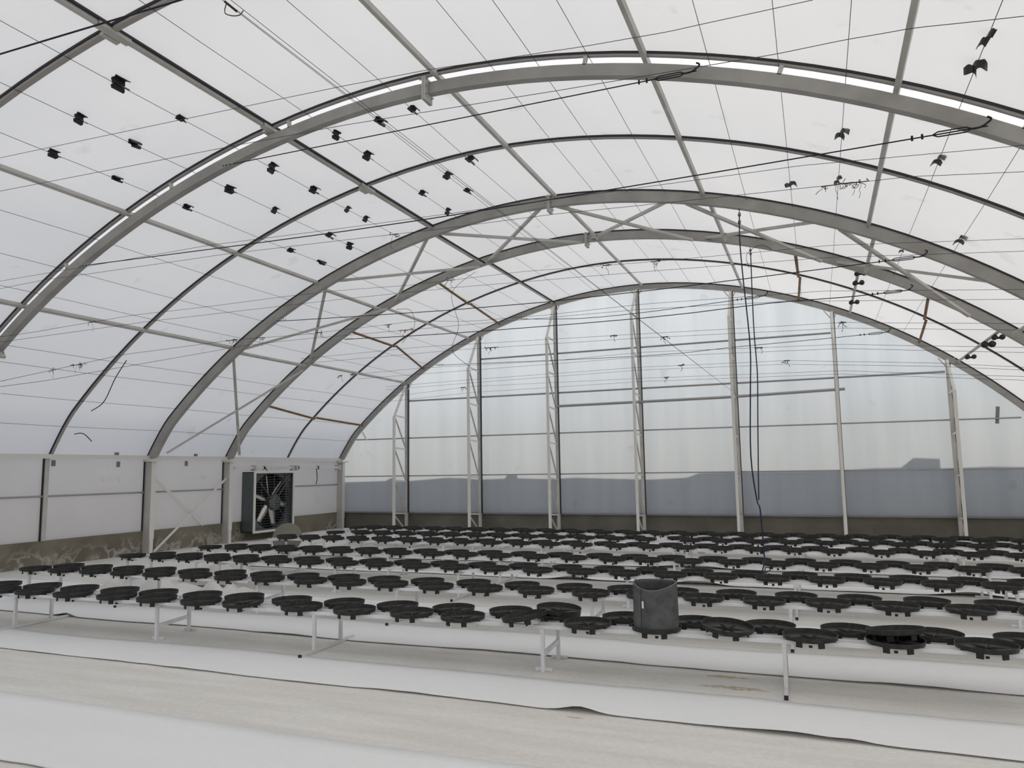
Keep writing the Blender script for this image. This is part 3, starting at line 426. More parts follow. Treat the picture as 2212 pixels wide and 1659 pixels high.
bm = BM(); box(bm, XL + .0, XL + .1, YN, YE, EAVE - .035, EAVE + .02); box(bm, XL + .1005, XL + .115, YN, YE, EAVE - .045, EAVE + .035)
tag(new_mesh_obj('eave_beam', bm, M['frame']), 'long cream eave beam running along the top of left wall', 'eave beam')
bm = BM(); box(bm, XR - .1, XR, YN, YE, EAVE - .035, EAVE + .02)
new_mesh_obj('eave_beam', bm, M['frame'], bpy.data.objects['wall_right'])
for y, nm in ((9.46, 'thin white wall post near the left edge of the view'),):
    bm = BM(); box(bm, XL + .0, XL + .05, y - .03, y + .05, .46, EAVE - .03); o = new_mesh_obj('wall_post', bm, M['paint']); tag(o, nm, 'wall post')
    bm = BM(); box(bm, XL + .0, XL + .03, y - .05, y - .031, .46, EAVE - .03); new_mesh_obj('clamp_strip', bm, M['dark'], o)
for y0, y1, nm in ((YN, YB - .06, 'left of the nearer column'), (YB + .06, YC - .06, 'behind the crossed wall brace'), (15.99, YE - .11, 'right of the fan')):
    bm = BM(); tube(bm, [(XL + .02, y0, 1.25), (XL + .02, y1, 1.25)], .018, 8)
    tag(new_mesh_obj('wall_rail', bm, M['galv']), 'grey mid height pipe on left wall, ' + nm, 'pipe', 'grey mid height pipes of left wall')
# vertical dark clamp lines beside columns
for y, nm in ((YB - .075, 'nearer left wall column'), (YC - .075, 'left wall column beside the fan')):
    bm = BM(); box(bm, XL - .005, XL + .015, y - .012, y + .012, .46, EAVE - .05)
    tag(new_mesh_obj('clamp_strip', bm, M['dark']), 'thin black film clamp strip beside the ' + nm, 'clamp strip')
bm = BM(); bar(bm, (XL + .14, YB + .06, 1.55), (XL + .02, 13.27, .47), .06, .012, (1, 0, 0))
tag(new_mesh_obj('wall_brace', bm, M['frame']), 'white flat brace falling right between the two left wall columns', 'diagonal brace')
bm = BM(); bar(bm, (XL + .1, YC - .06, 1.5), (XL + .16, YB + .1, .03), .05, .012, (1, 0, 0))
tag(new_mesh_obj('wall_brace', bm, M['frame']), 'thin cream brace falling left down to the nearer column foot', 'diagonal brace')
# grey tape patches on the film below and above the eave
for y, z, nm in ((10.9, EAVE + .1, 'above the eave, left of the nearer column'), (12.95, EAVE + .1, 'above the eave between the two columns'), (9.62, EAVE - .12, 'under the eave beside the thin post'), (11.0, EAVE - .14, 'under the eave left of the nearer column'), (12.75, EAVE - .12, 'under the eave between the two columns')):
    bm = BM()
    if z > EAVE: x = XL + .06; box(bm, x, x + .006, y - .05, y + .05, EAVE + .035, EAVE + .09)
    else: box(bm, XL - .006, XL + .002, y - .04, y + .04, z - .06, z + .05)
    tag(new_mesh_obj('tape_patch', bm, M['tape']), 'small grey tape patch ' + nm, 'tape')

# sliding rail above the fan
t = thing('fan_rail', 'white tubular rail with brackets above the exhaust fan', 'rail', (XL + .22, 16.1, 1.74))
bm = BM(); box(bm, -.03, .03, -2.1, .02, -.035, .035); new_mesh_obj('rail_tube', bm, M['frame'], t)
bm = BM(); box(bm, -.03, .03, .24, 2.15, -.03, .03); new_mesh_obj('rail_tube', bm, M['frame'], t)
for y in (-1.45, .0, .16):
    bm = BM(); box(bm, -.05, .045, y - .04, y + .04, -.072, .06); new_mesh_obj('bracket', bm, M['paint'], t)
bm = BM(); box(bm, -.1, .045, 2.0, 2.12, -.07, .07); new_mesh_obj('end_bracket', bm, M['paint'], t)
for a_, b_ in ((.22, .25), (1.05, 1.1), (-1.12, -1.09)):
    bm = BM(); box(bm, -.035, .035, a_, b_, -.045, .045); new_mesh_obj('black_clamp', bm, M['black'], t)
bm = BM(); tube(bm, smooth_path([(.04, .97, -.03), (.05, .98, -.15), (.045, 1.0, -.3), (.05, .95, -.45)]), .012); new_mesh_obj('hanging_strap', bm, M['black'], t)
bm = BM(); tube(bm, smooth_path([(.04, -1.1, .02), (.06, -1.05, -.06), (.05, -.98, -.14)]), .01); new_mesh_obj('cable_tie', bm, M['black'], t)

# ------------------------------------------------------------------ exhaust fan
FY0, FY1, FZ0, FZ1, FX = 14.49, 15.95, .2, 1.64, XL + .39
cy, cz = (FY0 + FY1) / 2, (FZ0 + FZ1) / 2; hw = (FY1 - FY0) / 2; hh = (FZ1 - FZ0) / 2; dp = .37
fan = thing('exhaust_fan', 'large square galvanised exhaust fan in the left wall', 'fan', (FX, cy, cz))
bm = BM(); t_ = .015
box(bm, -dp, -.0, -hw, -hw + t_, -hh, hh); box(bm, -dp, 0, hw - t_, hw, -hh, hh); box(bm, -dp, 0, -hw, hw, -hh, -hh + t_); box(bm, -dp, 0, -hw, hw, hh - t_, hh)
hs = new_mesh_obj('housing', bm, M['fanbody'], fan)
for z in [-.55 + .22 * k for k in range(6)]:
    bm = BM(); tube(bm, [(-dp * .4, -hw - .006, z), (-dp * .4, -hw + .002, z)], .01); new_mesh_obj('rivet', bm, M['dark'], hs)
bm = BM()
for a in ((-hw - .02, -hw + .035, -hh - .02, hh + .02), (hw - .035, hw + .02, -hh - .02, hh + .02)): box(bm, -.005, .025, a[0], a[1], a[2], a[3])
for a in ((-hh - .02, -hh + .035), (hh - .035, hh + .02)): box(bm, -.004, .026, -hw, hw, a[0], a[1])
new_mesh_obj('front_frame', bm, M['frame'], fan)
bm = BM()   # front plate corners outside the round opening
R_ = .69; n = 48
inner = [bm.verts.new((-.1, R_ * math.cos(2 * PI * k / n), R_ * math.sin(2 * PI * k / n))) for k in range(n)]
outer = []
for k in range(n):
    c, s = math.cos(2 * PI * k / n), math.sin(2 * PI * k / n); q = max(abs(c) / (hw - .02), abs(s) / (hh - .02)); outer.append(bm.verts.new((-.1, c / q, s / q)))
back = [bm.verts.new((-.2, v.co.y * .98, v.co.z * .97)) for v in inner]
for k in range(n):
    k2 = (k + 1) % n; bm.faces.new((inner[k], inner[k2], outer[k2], outer[k])); bm.faces.new((inner[k], back[k], back[k2], inner[k2]))
new_mesh_obj('shroud', bm, M['fanbody'], fan)
bm = BM(); box(bm, -dp, -dp + .01, -hw, hw, -hh, hh)
for k in range(15):
    z = -hh + .06 + k * (2 * hh - .1) / 15; bar(bm, (-dp + .04, -hw + .03, z), (-dp + .04, hw - .03, z), .012, .075, (.5, 0, .8))
new_mesh_obj('louvre_shutter', bm, M['fandark'], fan)
hub = thing('x', 'x', 'x'); bpy.data.objects.remove(hub)
bm = BM()
for x0, x1, r in ((-.2, -.1, .12), (-.1, -.07, .06)):
    tube(bm, [(x0, -.02, .02), (x1, -.02, .02)], r, 20)
new_mesh_obj('hub', bm, M['fandark'], fan, True)
bm = BM(); tube(bm, [(-.12, .1, -.04), (-.05, .1, -.04)], .2, 24); new_mesh_obj('pulley', bm, M['fanbody'], fan, True)
for k, a in enumerate((100, 165, 232, 285, 345, 45)):
    a = math.radians(a); bm = BM(); c, s = -math.cos(a), math.sin(a); c = math.cos(a) * -1
    d = Vector((0, -math.cos(PI - a) if False else math.cos(PI - a) * -1, math.sin(a)))
    d = Vector((0, math.cos(a), math.sin(a))); e = Vector((.55, -math.sin(a) * .83, math.cos(a) * .83)); nn_ = d.cross(e)
    prev = None
    for i in range(9):
        rr = .12 + .52 * i / 8; w = .045 + .05 * math.sin(PI * min(1, i / 8 + .25) * .8); tw = .25 * (i / 8)
        ee = (e + Vector((-.55 * tw, 0, 0))).normalized(); ring = []
        for sgn, th in ((-1, 0), (-.3, .012), (.3, .012), (1, 0), (.3, .004), (-.3, .004)):
            ring.append(bm.verts.new(Vector((-.15, -.02, .02)) + d * rr + ee * (w * sgn) + nn_ * th))
        if prev:
            for j in range(6): bm.faces.new((prev[j], prev[(j + 1) % 6], ring[(j + 1) % 6], ring[j]))
        else: bm.faces.new(ring)
        prev = ring
    bm.faces.new(prev[::-1]); new_mesh_obj('blade', bm, M['blade'], fan, True)
bm = BM()
for dy, dz in ((-.06, .04), (.06, -.04)): bar(bm, (-.045, .0 + dy, .0 + dz), (-.045, hw - .12 + dy * .6, hh - .1 + dz * .6), .02, .03, (1, 0, 0))
bar(bm, (-.045, -.02, .02), (-.045, -hw + .05, hh - .06), .014, .014, (1, 0, 0)); bar(bm, (-.045, .1, -.05), (-.045, hw - .05, -hh + .06), .014, .014, (1, 0, 0))
new_mesh_obj('motor_strut', bm, M['fanbody'], fan)
bm = BM(); box(bm, -.16, -.05, hw - .2, hw - .06, hh - .24, hh - .06); new_mesh_obj('motor', bm, M['fanbody'], fan)
bm = BM()
for k in range(22):
    z = -hh + .06 + k * (2 * hh - .12) / 21; tube(bm, [(-.012, -hw + .03, z), (-.012, hw - .03, z)], .0022, 4)
for y in (-.45, 0, .45): tube(bm, [(-.009, y, -hh + .03), (-.009, y, hh - .03)], .0025, 4)
new_mesh_obj('wire_guard', bm, M['galv'], fan)

# ------------------------------------------------------------------ far end wall frame
ECX = [-10.68, -8.43, -6.22, -4.02, -1.73, .48, 2.71]
for i, x in enumerate(ECX):
    zt = prof(x) - .14; y0 = YE - .02
    kink = min(zt - .95, zt * .86) if i < 3 else zt - .75
    t = thing('truss_column', '%s white lattice column from the left on the far wall' % ordn(i), 'lattice column', (x, y0, 0), 0, 'lattice columns of the far wall')
    bm = BM(); box(bm, -.03, .045, -.06, .0, .0, zt); new_mesh_obj('wall_post', bm, M['paint'], t)
    bm = BM(); box(bm, .048, .06, -.04, .03, .46, zt); new_mesh_obj('clamp_strip', bm, M['dark'], t)
    bm = BM(); box(bm, -.03, .03, -.72, -.66, 0, kink); bar(bm, (0, -.69, kink - .01), (0, -.08, zt - .05), .05, .05); new_mesh_obj('inner_post', bm, M['frame'], t)
    bm = BM(); nz = max(2, round((kink - .45) / .95)); zz = [.45 + (kink - .45) * k / nz for k in range(nz + 1)]
    for z in zz:
        bm = BM(); bar(bm, (0, -.67, z + .03), (0, -.05, z - .01), .03, .035); new_mesh_obj('lattice_rung', bm, M['frame'], t)
    for p_, q_ in [((0, -.67, .43), (0, -.1, .02))] + [((0, -.66, b), (0, -.07, a + .03)) for a, b in zip(zz, zz[1:])]:
        bm = BM(); bar(bm, p_, q_, .03, .03); new_mesh_obj('lattice_diagonal', bm, M['paint'], t)
    for p_, q_ in (((-.16, -.03, zt + .02), (-.03, -.03, zt - .16)), ((.16, -.03, zt + .02), (.05, -.03, zt - .16))):
        bm = BM(); bar(bm, p_, q_, .02, .02); new_mesh_obj('head_gusset', bm, M['paint'], t)
def xr_at(z):
    lo, hi = XL, C0
    for _ in range(40):
        m = (lo + hi) / 2
        if prof(max(m, XL + .01)) < z: lo = m
        else: hi = m
    return lo
for z, x0, x1, r, nm in ((1.475, XL + .08, XR - .1, .016, 'lowest thin grey rail across the far wall'), (2.53, None, XR - .7, .018, 'second thin grey rail up on the far wall'),
                         (3.58, -10.64, ECX[6] - .04, .024, 'third grey rail up on the far wall'), (4.62, -8.4, ECX[5] - .04, .024, 'topmost grey rail on the far wall')):
    if x0 is None: x0 = xr_at(z + .25)
    bm = BM(); tube(bm, [(x0, YE + .03, z), (x1, YE + .03, z)], r, 8)
    tag(new_mesh_obj('wall_rail', bm, M['galv']), nm, 'rail')
bm = BM(); tube(bm, [(-6.16, YE - .1, 3.22), (-2, YE - .1, 3.24), (.66, YE - .1, 3.3)], .035, 8)
tag(new_mesh_obj('crop_pipe', bm, M['galv']), 'thick grey pipe ending free right of the sixth far column', 'pipe')
bm = BM(); box(bm, XL, XR, YE + .02, YE + .1, .44, .475); tag(new_mesh_obj('sill_strip', bm, M['tape']), 'thin grey sill strip on top of the far concrete base', 'sill')
bm = BM(); bar(bm, (3.56, YE + .05, 2.42), (3.6, YE + .05, 2.78), .07, .006, (0, 1, 0)); tag(new_mesh_obj('tape_patch', bm, M['tape']), 'upright grey tape strip on the far wall at the right', 'tape')
bm = BM(); bar(bm, (-12.15, YE - .02, 2.75), (-12.0, YE - .02, 2.5), .05, .01, (0, 1, 0)); tag(new_mesh_obj('tape_patch', bm, M['tag']), 'white tape strip under the arch in far left corner', 'tape')

# ------------------------------------------------------------------ outside: the neighbouring block whose roofline shades the far wall
SUN = Vector((.42, .6, .68)).normalized()
t_y = 2.2
bm = BM(); pts = []
for x, z in SH: pts.append((x + SUN.x / SUN.y * t_y, z + SUN.z / SUN.y * t_y))
pts[0] = (-15.8, pts[0][1]); pts[-1] = (30, pts[-1][1])
yb0 = YE + .1 + t_y
fr = [bm.verts.new((x, yb0, z)) for x, z in pts]; bk = [bm.verts.new((x, yb0 + 1.2, z)) for x, z in pts]
f0 = [bm.verts.new((x, yb0, -.12)) for x, z in pts]; b0 = [bm.verts.new((x, yb0 + 1.2, -.12)) for x, z in pts]
for k in range(len(pts) - 1):
    bm.faces.new((fr[k], fr[k + 1], bk[k + 1], bk[k])); bm.faces.new((f0[k], f0[k + 1], fr[k + 1], fr[k])); bm.faces.new((b0[k], bk[k], bk[k + 1], b0[k + 1])); bm.faces.new((f0[k], b0[k], b0[k + 1], f0[k + 1]))
bm.faces.new((f0[0], fr[0], bk[0], b0[0])); bm.faces.new((f0[-1], b0[-1], bk[-1], fr[-1]))
struct(new_mesh_obj('trim_2', bm, M['render']))   # low block outside the far wall

bm = BM(); box(bm, -19.5, -16.2, -20, 20, -.12, 2.5); box(bm, -19.6, -16.1, -20, 20, 2.51, 2.6)
struct(new_mesh_obj('added_shade_block', bm, M['shade_block']))   # unseen long low block, added outside the left wall to dim its film

# ------------------------------------------------------------------ floor sheets
def sheet(y0, y1, x0, x1, label, lifts=(), seed=0, z=.004):
    nx = int((x1 - x0) / .06); ny = 10; bm = BM(); g = []
    for i in range(nx + 1):
        x = x0 + (x1 - x0) * i / nx
        e0 = y0 + .05 * noise.noise(Vector((x * .6, seed, 0))) + .012 * noise.noise(Vector((x * 4, seed, 3)))
        e1 = y1 + .1 * noise.noise(Vector((x * .5, seed + 9, 0))) + .02 * noise.noise(Vector((x * 3, seed, 7)))
        lift = .006 + .014 * max(0, noise.noise(Vector((x * .9, seed, 5))))
        for lx, lw, lh in lifts: lift += lh * math.exp(-((x - lx) / lw) ** 2)
        col = []
        for k in range(ny + 1):
            t = (k / ny) ** 1.5; y = e0 + (e1 - e0) * t
            zz = z + lift * math.exp(-((y - e0) / .1) ** 2) + .004 * noise.noise(Vector((x * 2, y * 2, seed)))
            if k == ny: zz = .002
            col.append(bm.verts.new((x, y, max(zz, .002))))
        g.append(col)
    for a, b in zip(g, g[1:]):
        for k in range(ny): bm.faces.new((a[k], b[k], b[k + 1], a[k + 1]))
    o = new_mesh_obj('ground_sheet', bm, M['sheet'], smooth=True)
    md = o.modifiers.new('thick', 'SOLIDIFY'); md.thickness = .0016; md.offset = 1
    return tag(o, label, 'ground sheet', 'white sheets on the ground cover')
xa, xb = -12.6, XR - .1
sheet(3.03, 3.98, xa, xb, 'white ground sheet nearest to the camera', seed=1)
sheet(4.93, 5.62, xa, xb, 'white ground sheet in front of the nearest bench row', ((-1.55, .13, .035), (-.25, .3, .02), (.1, .1, .01)), 2)
sheet(6.27, 7.1, xa, xb, 'white ground sheet between the first and second bench rows', ((-8.1, .12, .03),), 3)
sheet(7.72, 8.3, xa, xb, 'white ground sheet between the second and third bench rows', (), 4)
sheet(9.25, 9.85, -9.3, xb, 'white ground sheet between the third and fourth bench rows', ((-1.0, .25, .09), (-5.0, .2, .05)), 5)
sheet(10.6, 11.35, -9.3, xb, 'white ground sheet between the fourth and fifth bench rows', ((-1.6, .3, .06), (1.6, .3, .05), (-3.4, .25, .05)), 6)
sheet(12.3, 12.75, -9.3, xb, 'white ground sheet between the fifth and sixth bench rows', ((-2, .5, .05),), 7)

def heap(loc, sx, sy, h, label, seed, m='heap', name='crumpled_sheet'):
    bm = BM(); n = 36; g = []
    for i in range(n + 1):
        col = []
        for k in range(n + 1):
            u, v = i / n * 2 - 1, k / n * 2 - 1; w = max(0, 1 - (u * u) ** 1.2) * max(0, 1 - (v * v) ** 1.2)
            a = abs(noise.noise(Vector((u * 1.6 + seed, v * .9, 0)))) * 1.9 + abs(noise.noise(Vector((u * 3 + seed, v * 2 + u * 2, 2)))) * .3
            col.append(bm.verts.new((u * sx * (1 + .15 * noise.noise(Vector((v * 2, seed, 1)))), v * sy, .006 + h * w * (.25 + a))))
        g.append(col)
    for a, b in zip(g, g[1:]):
        for k in range(n): bm.faces.new((a[k], b[k], b[k + 1], a[k + 1]))
    o = new_mesh_obj(name, bm, M[m], smooth=True); o.location = loc
    return tag(o, label, 'crumpled sheet' if m == 'heap' else 'earth patch', 'crumpled sheets at the bench ends' if m == 'heap' else None)
heap((-8.9, 8.15, 0), .8, .28, .2, 'crumpled white sheet heap behind the left end of the second bench row', 1)
heap((-7.55, 8.15, 0), .42, .22, .12, 'small rolled white sheet heap right of the biggest sheet heap', 4)
heap((-8.8, 9.75, 0), .6, .22, .17, 'crumpled white sheet heap behind the left end of the third bench row', 7)
heap((-7.4, 11.2, 0), .9, .25, .12, 'crumpled white sheet heap behind the fourth bench row', 9)
heap((-10.4, 7.3, 0), .6, .25, .12, 'crumpled white sheet heap left of the second bench row', 12)
heap((-8.3, 12.55, 0), .6, .12, .15, 'crumpled white sheet heap by the left end of the sixth bench row', 15)
heap((-8.0, 8.5, 0), .4, .09, .04, 'bare brown earth patch beside the crumpled sheets', 20, 'cardboard', 'earth_patch')
heap((-7.7, 9.65, 0), .4, .12, .04, 'bare brown earth patch behind the third bench row', 23, 'cardboard', 'earth_patch')
for x_, y_, r1_, nm in ((-.75, 6.13, .16, 'left of the third bench leg frame'), (-.62, 5.85, .22, 'beside the third bench leg frame'), (-1.55, 4.84, .06, 'at the lifted sheet edge')):
    rnd = random.Random(int(x_ * 100)); bm = BM(); k_ = 40; ring_ = []
    for j in range(k_):
        a_ = 2 * PI * j / k_; q_ = r1_ * (.65 + .5 * noise.noise(Vector((math.cos(a_) * 2.2, math.sin(a_) * 2.2, x_ * 9))))
        ring_.append((x_ + q_ * 1.5 * math.cos(a_), y_ + q_ * .28 * math.sin(a_)))
    lo_ = [bm.verts.new((p_[0], p_[1], .0006)) for p_ in ring_]; hi_ = [bm.verts.new((x_ + (p_[0] - x_) * .9, y_ + (p_[1] - y_) * .9, .0024)) for p_ in ring_]; ct_ = bm.verts.new((x_, y_, .003))
    for j in range(k_):
        bm.faces.new((lo_[j], lo_[(j + 1) % k_], hi_[(j + 1) % k_], hi_[j])); bm.faces.new((hi_[j], hi_[(j + 1) % k_], ct_))
    o_ = tag(new_mesh_obj('dried_mud', bm, M['mud']), 'thin brown dried mud smear on the ground cover ' + nm, 'mud smear', 'mud smears on the ground cover')
# round lid leaning on the back of the fifth row
t = thing('round_lid', 'grey green round lid leaning behind the left end of fifth bench row', 'lid', (-10.07, 12.62, .3)); t.rotation_euler = (math.radians(74), 0, math.radians(25))
bm = BM(); lathe(bm, [(0, -.01), (.29, -.012), (.3, .0), (.29, .012), (0, .01)], 40); new_mesh_obj('lid_disc', bm, M['lid'], t, True)

# ------------------------------------------------------------------ benches
ZT = .36
spans = [(-9.88, -6.22), (-6.17, -2.26), (-2.2, 1.6), (1.65, 4.5)]
side_n = ['leftmost', 'second from the left', 'third from the left', 'rightmost']
def bench(x0, x1, sl, ic, db, label, first):
    yf = sl * x0 + ic; yb = yf + db
    t = thing('tray_bench', label, 'bench', (x0, yf, 0), math.atan(sl), 'white tube benches in seven rows')
    L_ = x1 - x0; dyb = yb - yf
    for ry in (-.065, .065, dyb - .065, dyb + .065):
        bm = BM(); box(bm, 0, L_, ry - .012, ry + .012, ZT - .026, ZT); new_mesh_obj('rail', bm, M['bench'], t)
    def station(sx, kind):
        y0, y1 = -.065, dyb + .09
        bm = BM(); box(bm, sx - .015, sx + .015, -.085, y1 + .015, ZT - .056, ZT - .0265); new_mesh_obj('cross_tube', bm, M['bench'], t)
        for k, yy in enumerate((y0, y1)):
            bm = BM(); box(bm, sx - .014, sx + .014, yy - .014, yy + .014, .0 if kind == 'H' else .03, ZT - .0565); new_mesh_obj('leg', bm, M['bench'], t)
        if kind == 'H':
            bm = BM(); bar(bm, (sx, y0 + .018, .13), (sx, y1 - .018, .15), .022, .035); new_mesh_obj('stretcher', bm, M['bench'], t)
            for yy in (y0, y1):
                bm = BM(); box(bm, sx - .07, sx + .07, yy + .0145, yy + .038, .002, .026); new_mesh_obj('foot', bm, M['bench'], t)
        else:
            bm = BM(); box(bm, sx - .013, sx + .013, y0 - .2, y1 + .22, .003, .029); new_mesh_obj('foot_bar', bm, M['bench'], t)
            bm = BM(); box(bm, sx - .014, sx + .014, y0 - .216, y0 - .2, .002, .03); new_mesh_obj('end_cap', bm, M['black'], t)
    station(.08, 'H')
    station(1.84 if first else 1.9, 'B')
    if first: pass
    return t
rowname = {1: 'nearest', 2: 'second', 3: 'third', 4: 'fourth', 5: 'fifth', 6: 'sixth', 7: 'farthest'}
for n in range(1, 8):
    sl, ic, db = ROWY[n]
    for k, (a, b) in enumerate(spans):
        if n == 1 and k == 3: continue      # wholly right of the view
        bench(a, b, sl, ic, db, '%s white tube bench of the %s bench row' % (side_n[k], rowname[n]), k == 0)

# ------------------------------------------------------------------ saucers
def saucer_mesh():
    bm = BM(); n = 40
    lathe(bm, [(0, 0), (.152, 0), (.156, .006), (.184, .009), (.19, .041), (.186, .041), (.179, .013), (.16, .01), (0, .006)], n)
    for k in range(6):      # pegs underneath
        a = k * PI / 3; c, s = math.cos(a), math.sin(a); p = Vector((.146 * c, .146 * s, 0))
        bar(bm, p - Vector((0, 0, .034)), p + Vector((0, 0, .002)), .044, .012, (c, s, 0))
    tube(bm, [(0, 0, .002), (0, 0, -.058)], .013, 8)
    for k in range(6):      # tapering ribs on the dish floor
        a = k * PI / 3 + .12; d = Vector((math.cos(a), math.sin(a), 0)); s = Vector((-d.y, d.x, 0))
        v = [bm.verts.new(d * .012 + s * .004 + Vector((0, 0, .006))), bm.verts.new(d * .012 - s * .004 + Vector((0, 0, .006))), bm.verts.new(d * .165 + Vector((0, 0, .007))),
             bm.verts.new(d * .012 + s * .003 + Vector((0, 0, .02))), bm.verts.new(d * .012 - s * .003 + Vector((0, 0, .02))), bm.verts.new(d * .06 + Vector((0, 0, .018)))]
        bm.faces.new((v[0], v[3], v[5], v[2])); bm.faces.new((v[1], v[2], v[5], v[4])); bm.faces.new((v[3], v[4], v[5])); bm.faces.new((v[0], v[1], v[4], v[3]))
    lathe(bm, [(.014, .006), (.014, .014), (0, .014)], 10)
    return bm
sm = new_mesh_obj('saucer', saucer_mesh(), M['black'])
for f in sm.data.polygons: f.use_smooth = False
used = False
tilt = {}
def find(n, l, x): return min(((abs(t[3] - x), i) for i, t in enumerate(TRAYS) if t[0] == n and t[1] == l))[1]
i_tilt1 = find(1, 0, -2.25); i_stack = find(1, 1, -2.05); i_bag = find(1, 0, -1.2); i_top = find(1, 0, .42); i_lift1 = find(1, 0, -4.97); i_lift2 = find(1, 0, -.7)
for i, (n, l, k, x, y) in enumerate(TRAYS):
    if not used: o = sm; used = True
    else: o = sm.copy(); C.objects.link(o)
    z = ZT; rx = ry = 0
    if i == i_tilt1: ry = -math.radians(10); z += .036; x += .03
    if i == i_lift1: rx = math.radians(4); z += .012
    if i == i_lift2: ry = math.radians(5); rx = math.radians(4); z += .03
    o.location = (x, y, z + .0005); o.rotation_euler = (rx, ry, math.atan(ROWY[n][0]) + math.radians(random.uniform(-3, 3)))
    lab = 'black saucer, %s from the left in the %s line of the %s bench row' % (ordn(k), 'front' if l == 0 else 'back', rowname[n])
    if i == i_tilt1: lab = 'black saucer tilted up on its neighbour, front line of the nearest bench row'
    if i == i_bag: lab = 'black saucer under the grey felt grow bag on the nearest bench row'
    if i == i_top: lab = 'black saucer with another laid slantwise on top, nearest bench row, right'
    if i == i_stack: lab = 'lower black saucer of the stacked pair on the nearest bench row'
    tag(o, lab, 'plant saucer', 'black round saucers on the benches')
def extra_saucer(loc, rot, lab):
    o = sm.copy(); C.objects.link(o); o.location = loc; o.rotation_euler = rot; tag(o, lab, 'plant saucer', 'black round saucers on the benches')
p = TRAYS[i_stack]; extra_saucer((p[3] + .005, p[4] - .005, ZT + .045), (math.radians(3), math.radians(3), .5), 'upper black saucer of the stacked pair on the nearest bench row')
p = TRAYS[i_top]; extra_saucer((p[3] + .01, p[4] + .03, ZT + .066), (math.radians(-6), math.radians(-4), .2), 'black saucer lying slantwise on top of another, nearest bench row, right')

# ------------------------------------------------------------------ felt grow bag
p = TRAYS[i_bag]
bag = thing('grow_bag', 'grey felt grow bag standing on a saucer of the nearest bench row', 'grow bag', (p[3] + .0, p[4] + .0, ZT + .007))
bm = BM(); n = 64; prev = None; rings = []
H_ = .345; R0 = .168
def bag_pt(a, t, inner):
    c, s = math.cos(a), math.sin(a)
    r = R0 * (1.03 - .035 * t) + .004 * noise.noise(Vector((c * 3, s * 3, t * 3)))
    r -= .006 * inner
    rx_, ry_ = r * (1 + .0 * t), r * (1 - .12 * t * t)
    z = H_ * t
    if t > .6:
        k = (t - .6) / .4
        z += k * (-.035 * max(0, math.cos(a + PI / 2 + .05)) ** 2 + .012 * math.cos(a) ** 2 + .012 * max(0, math.sin(a)))
    return Vector((rx_ * c, ry_ * s, z))
for t_i in range(15): rings.append([bm.verts.new(bag_pt(2 * PI * k / n, t_i / 14, 0)) for k in range(n)])
for t_i in range(14, 0, -1): rings.append([bm.verts.new(bag_pt(2 * PI * k / n, t_i / 14, 1)) for k in range(n)])
for a, b in zip(rings, rings[1:]):
    for k in range(n): bm.faces.new((a[k], a[(k + 1) % n], b[(k + 1) % n], b[k]))
bm.faces.new(rings[0][::-1]); bm.faces.new(rings[-1])
new_mesh_obj('felt_body', bm, M['felt'], bag, True)
bm = BM(); tube(bm, [bag_pt(2 * PI * k / 48, 1, .5) + Vector((0, 0, .001)) for k in range(49)], .0028, 5, False); new_mesh_obj('rim_hem', bm, M['rimhem'], bag, True)
bm = BM(); a0 = math.radians(-118)
tube(bm, [bag_pt(a0, i / 14, 0) + Vector((math.cos(a0), math.sin(a0), 0)) * .001 for i in range(15)], .0025, 5); new_mesh_obj('side_seam', bm, M['dark'], bag)
bm = BM(); a0 = math.radians(-112); q = bag_pt(a0, .6, 0); nv = Vector((math.cos(a0), math.sin(a0), 0)); sv = Vector((-nv.y, nv.x, 0))
bar(bm, q + nv * .006 - Vector((0, 0, .026)), q + nv * .006 + Vector((0, 0, .026)), .016, .003, nv); new_mesh_obj('white_tag', bm, M['tag'], bag)

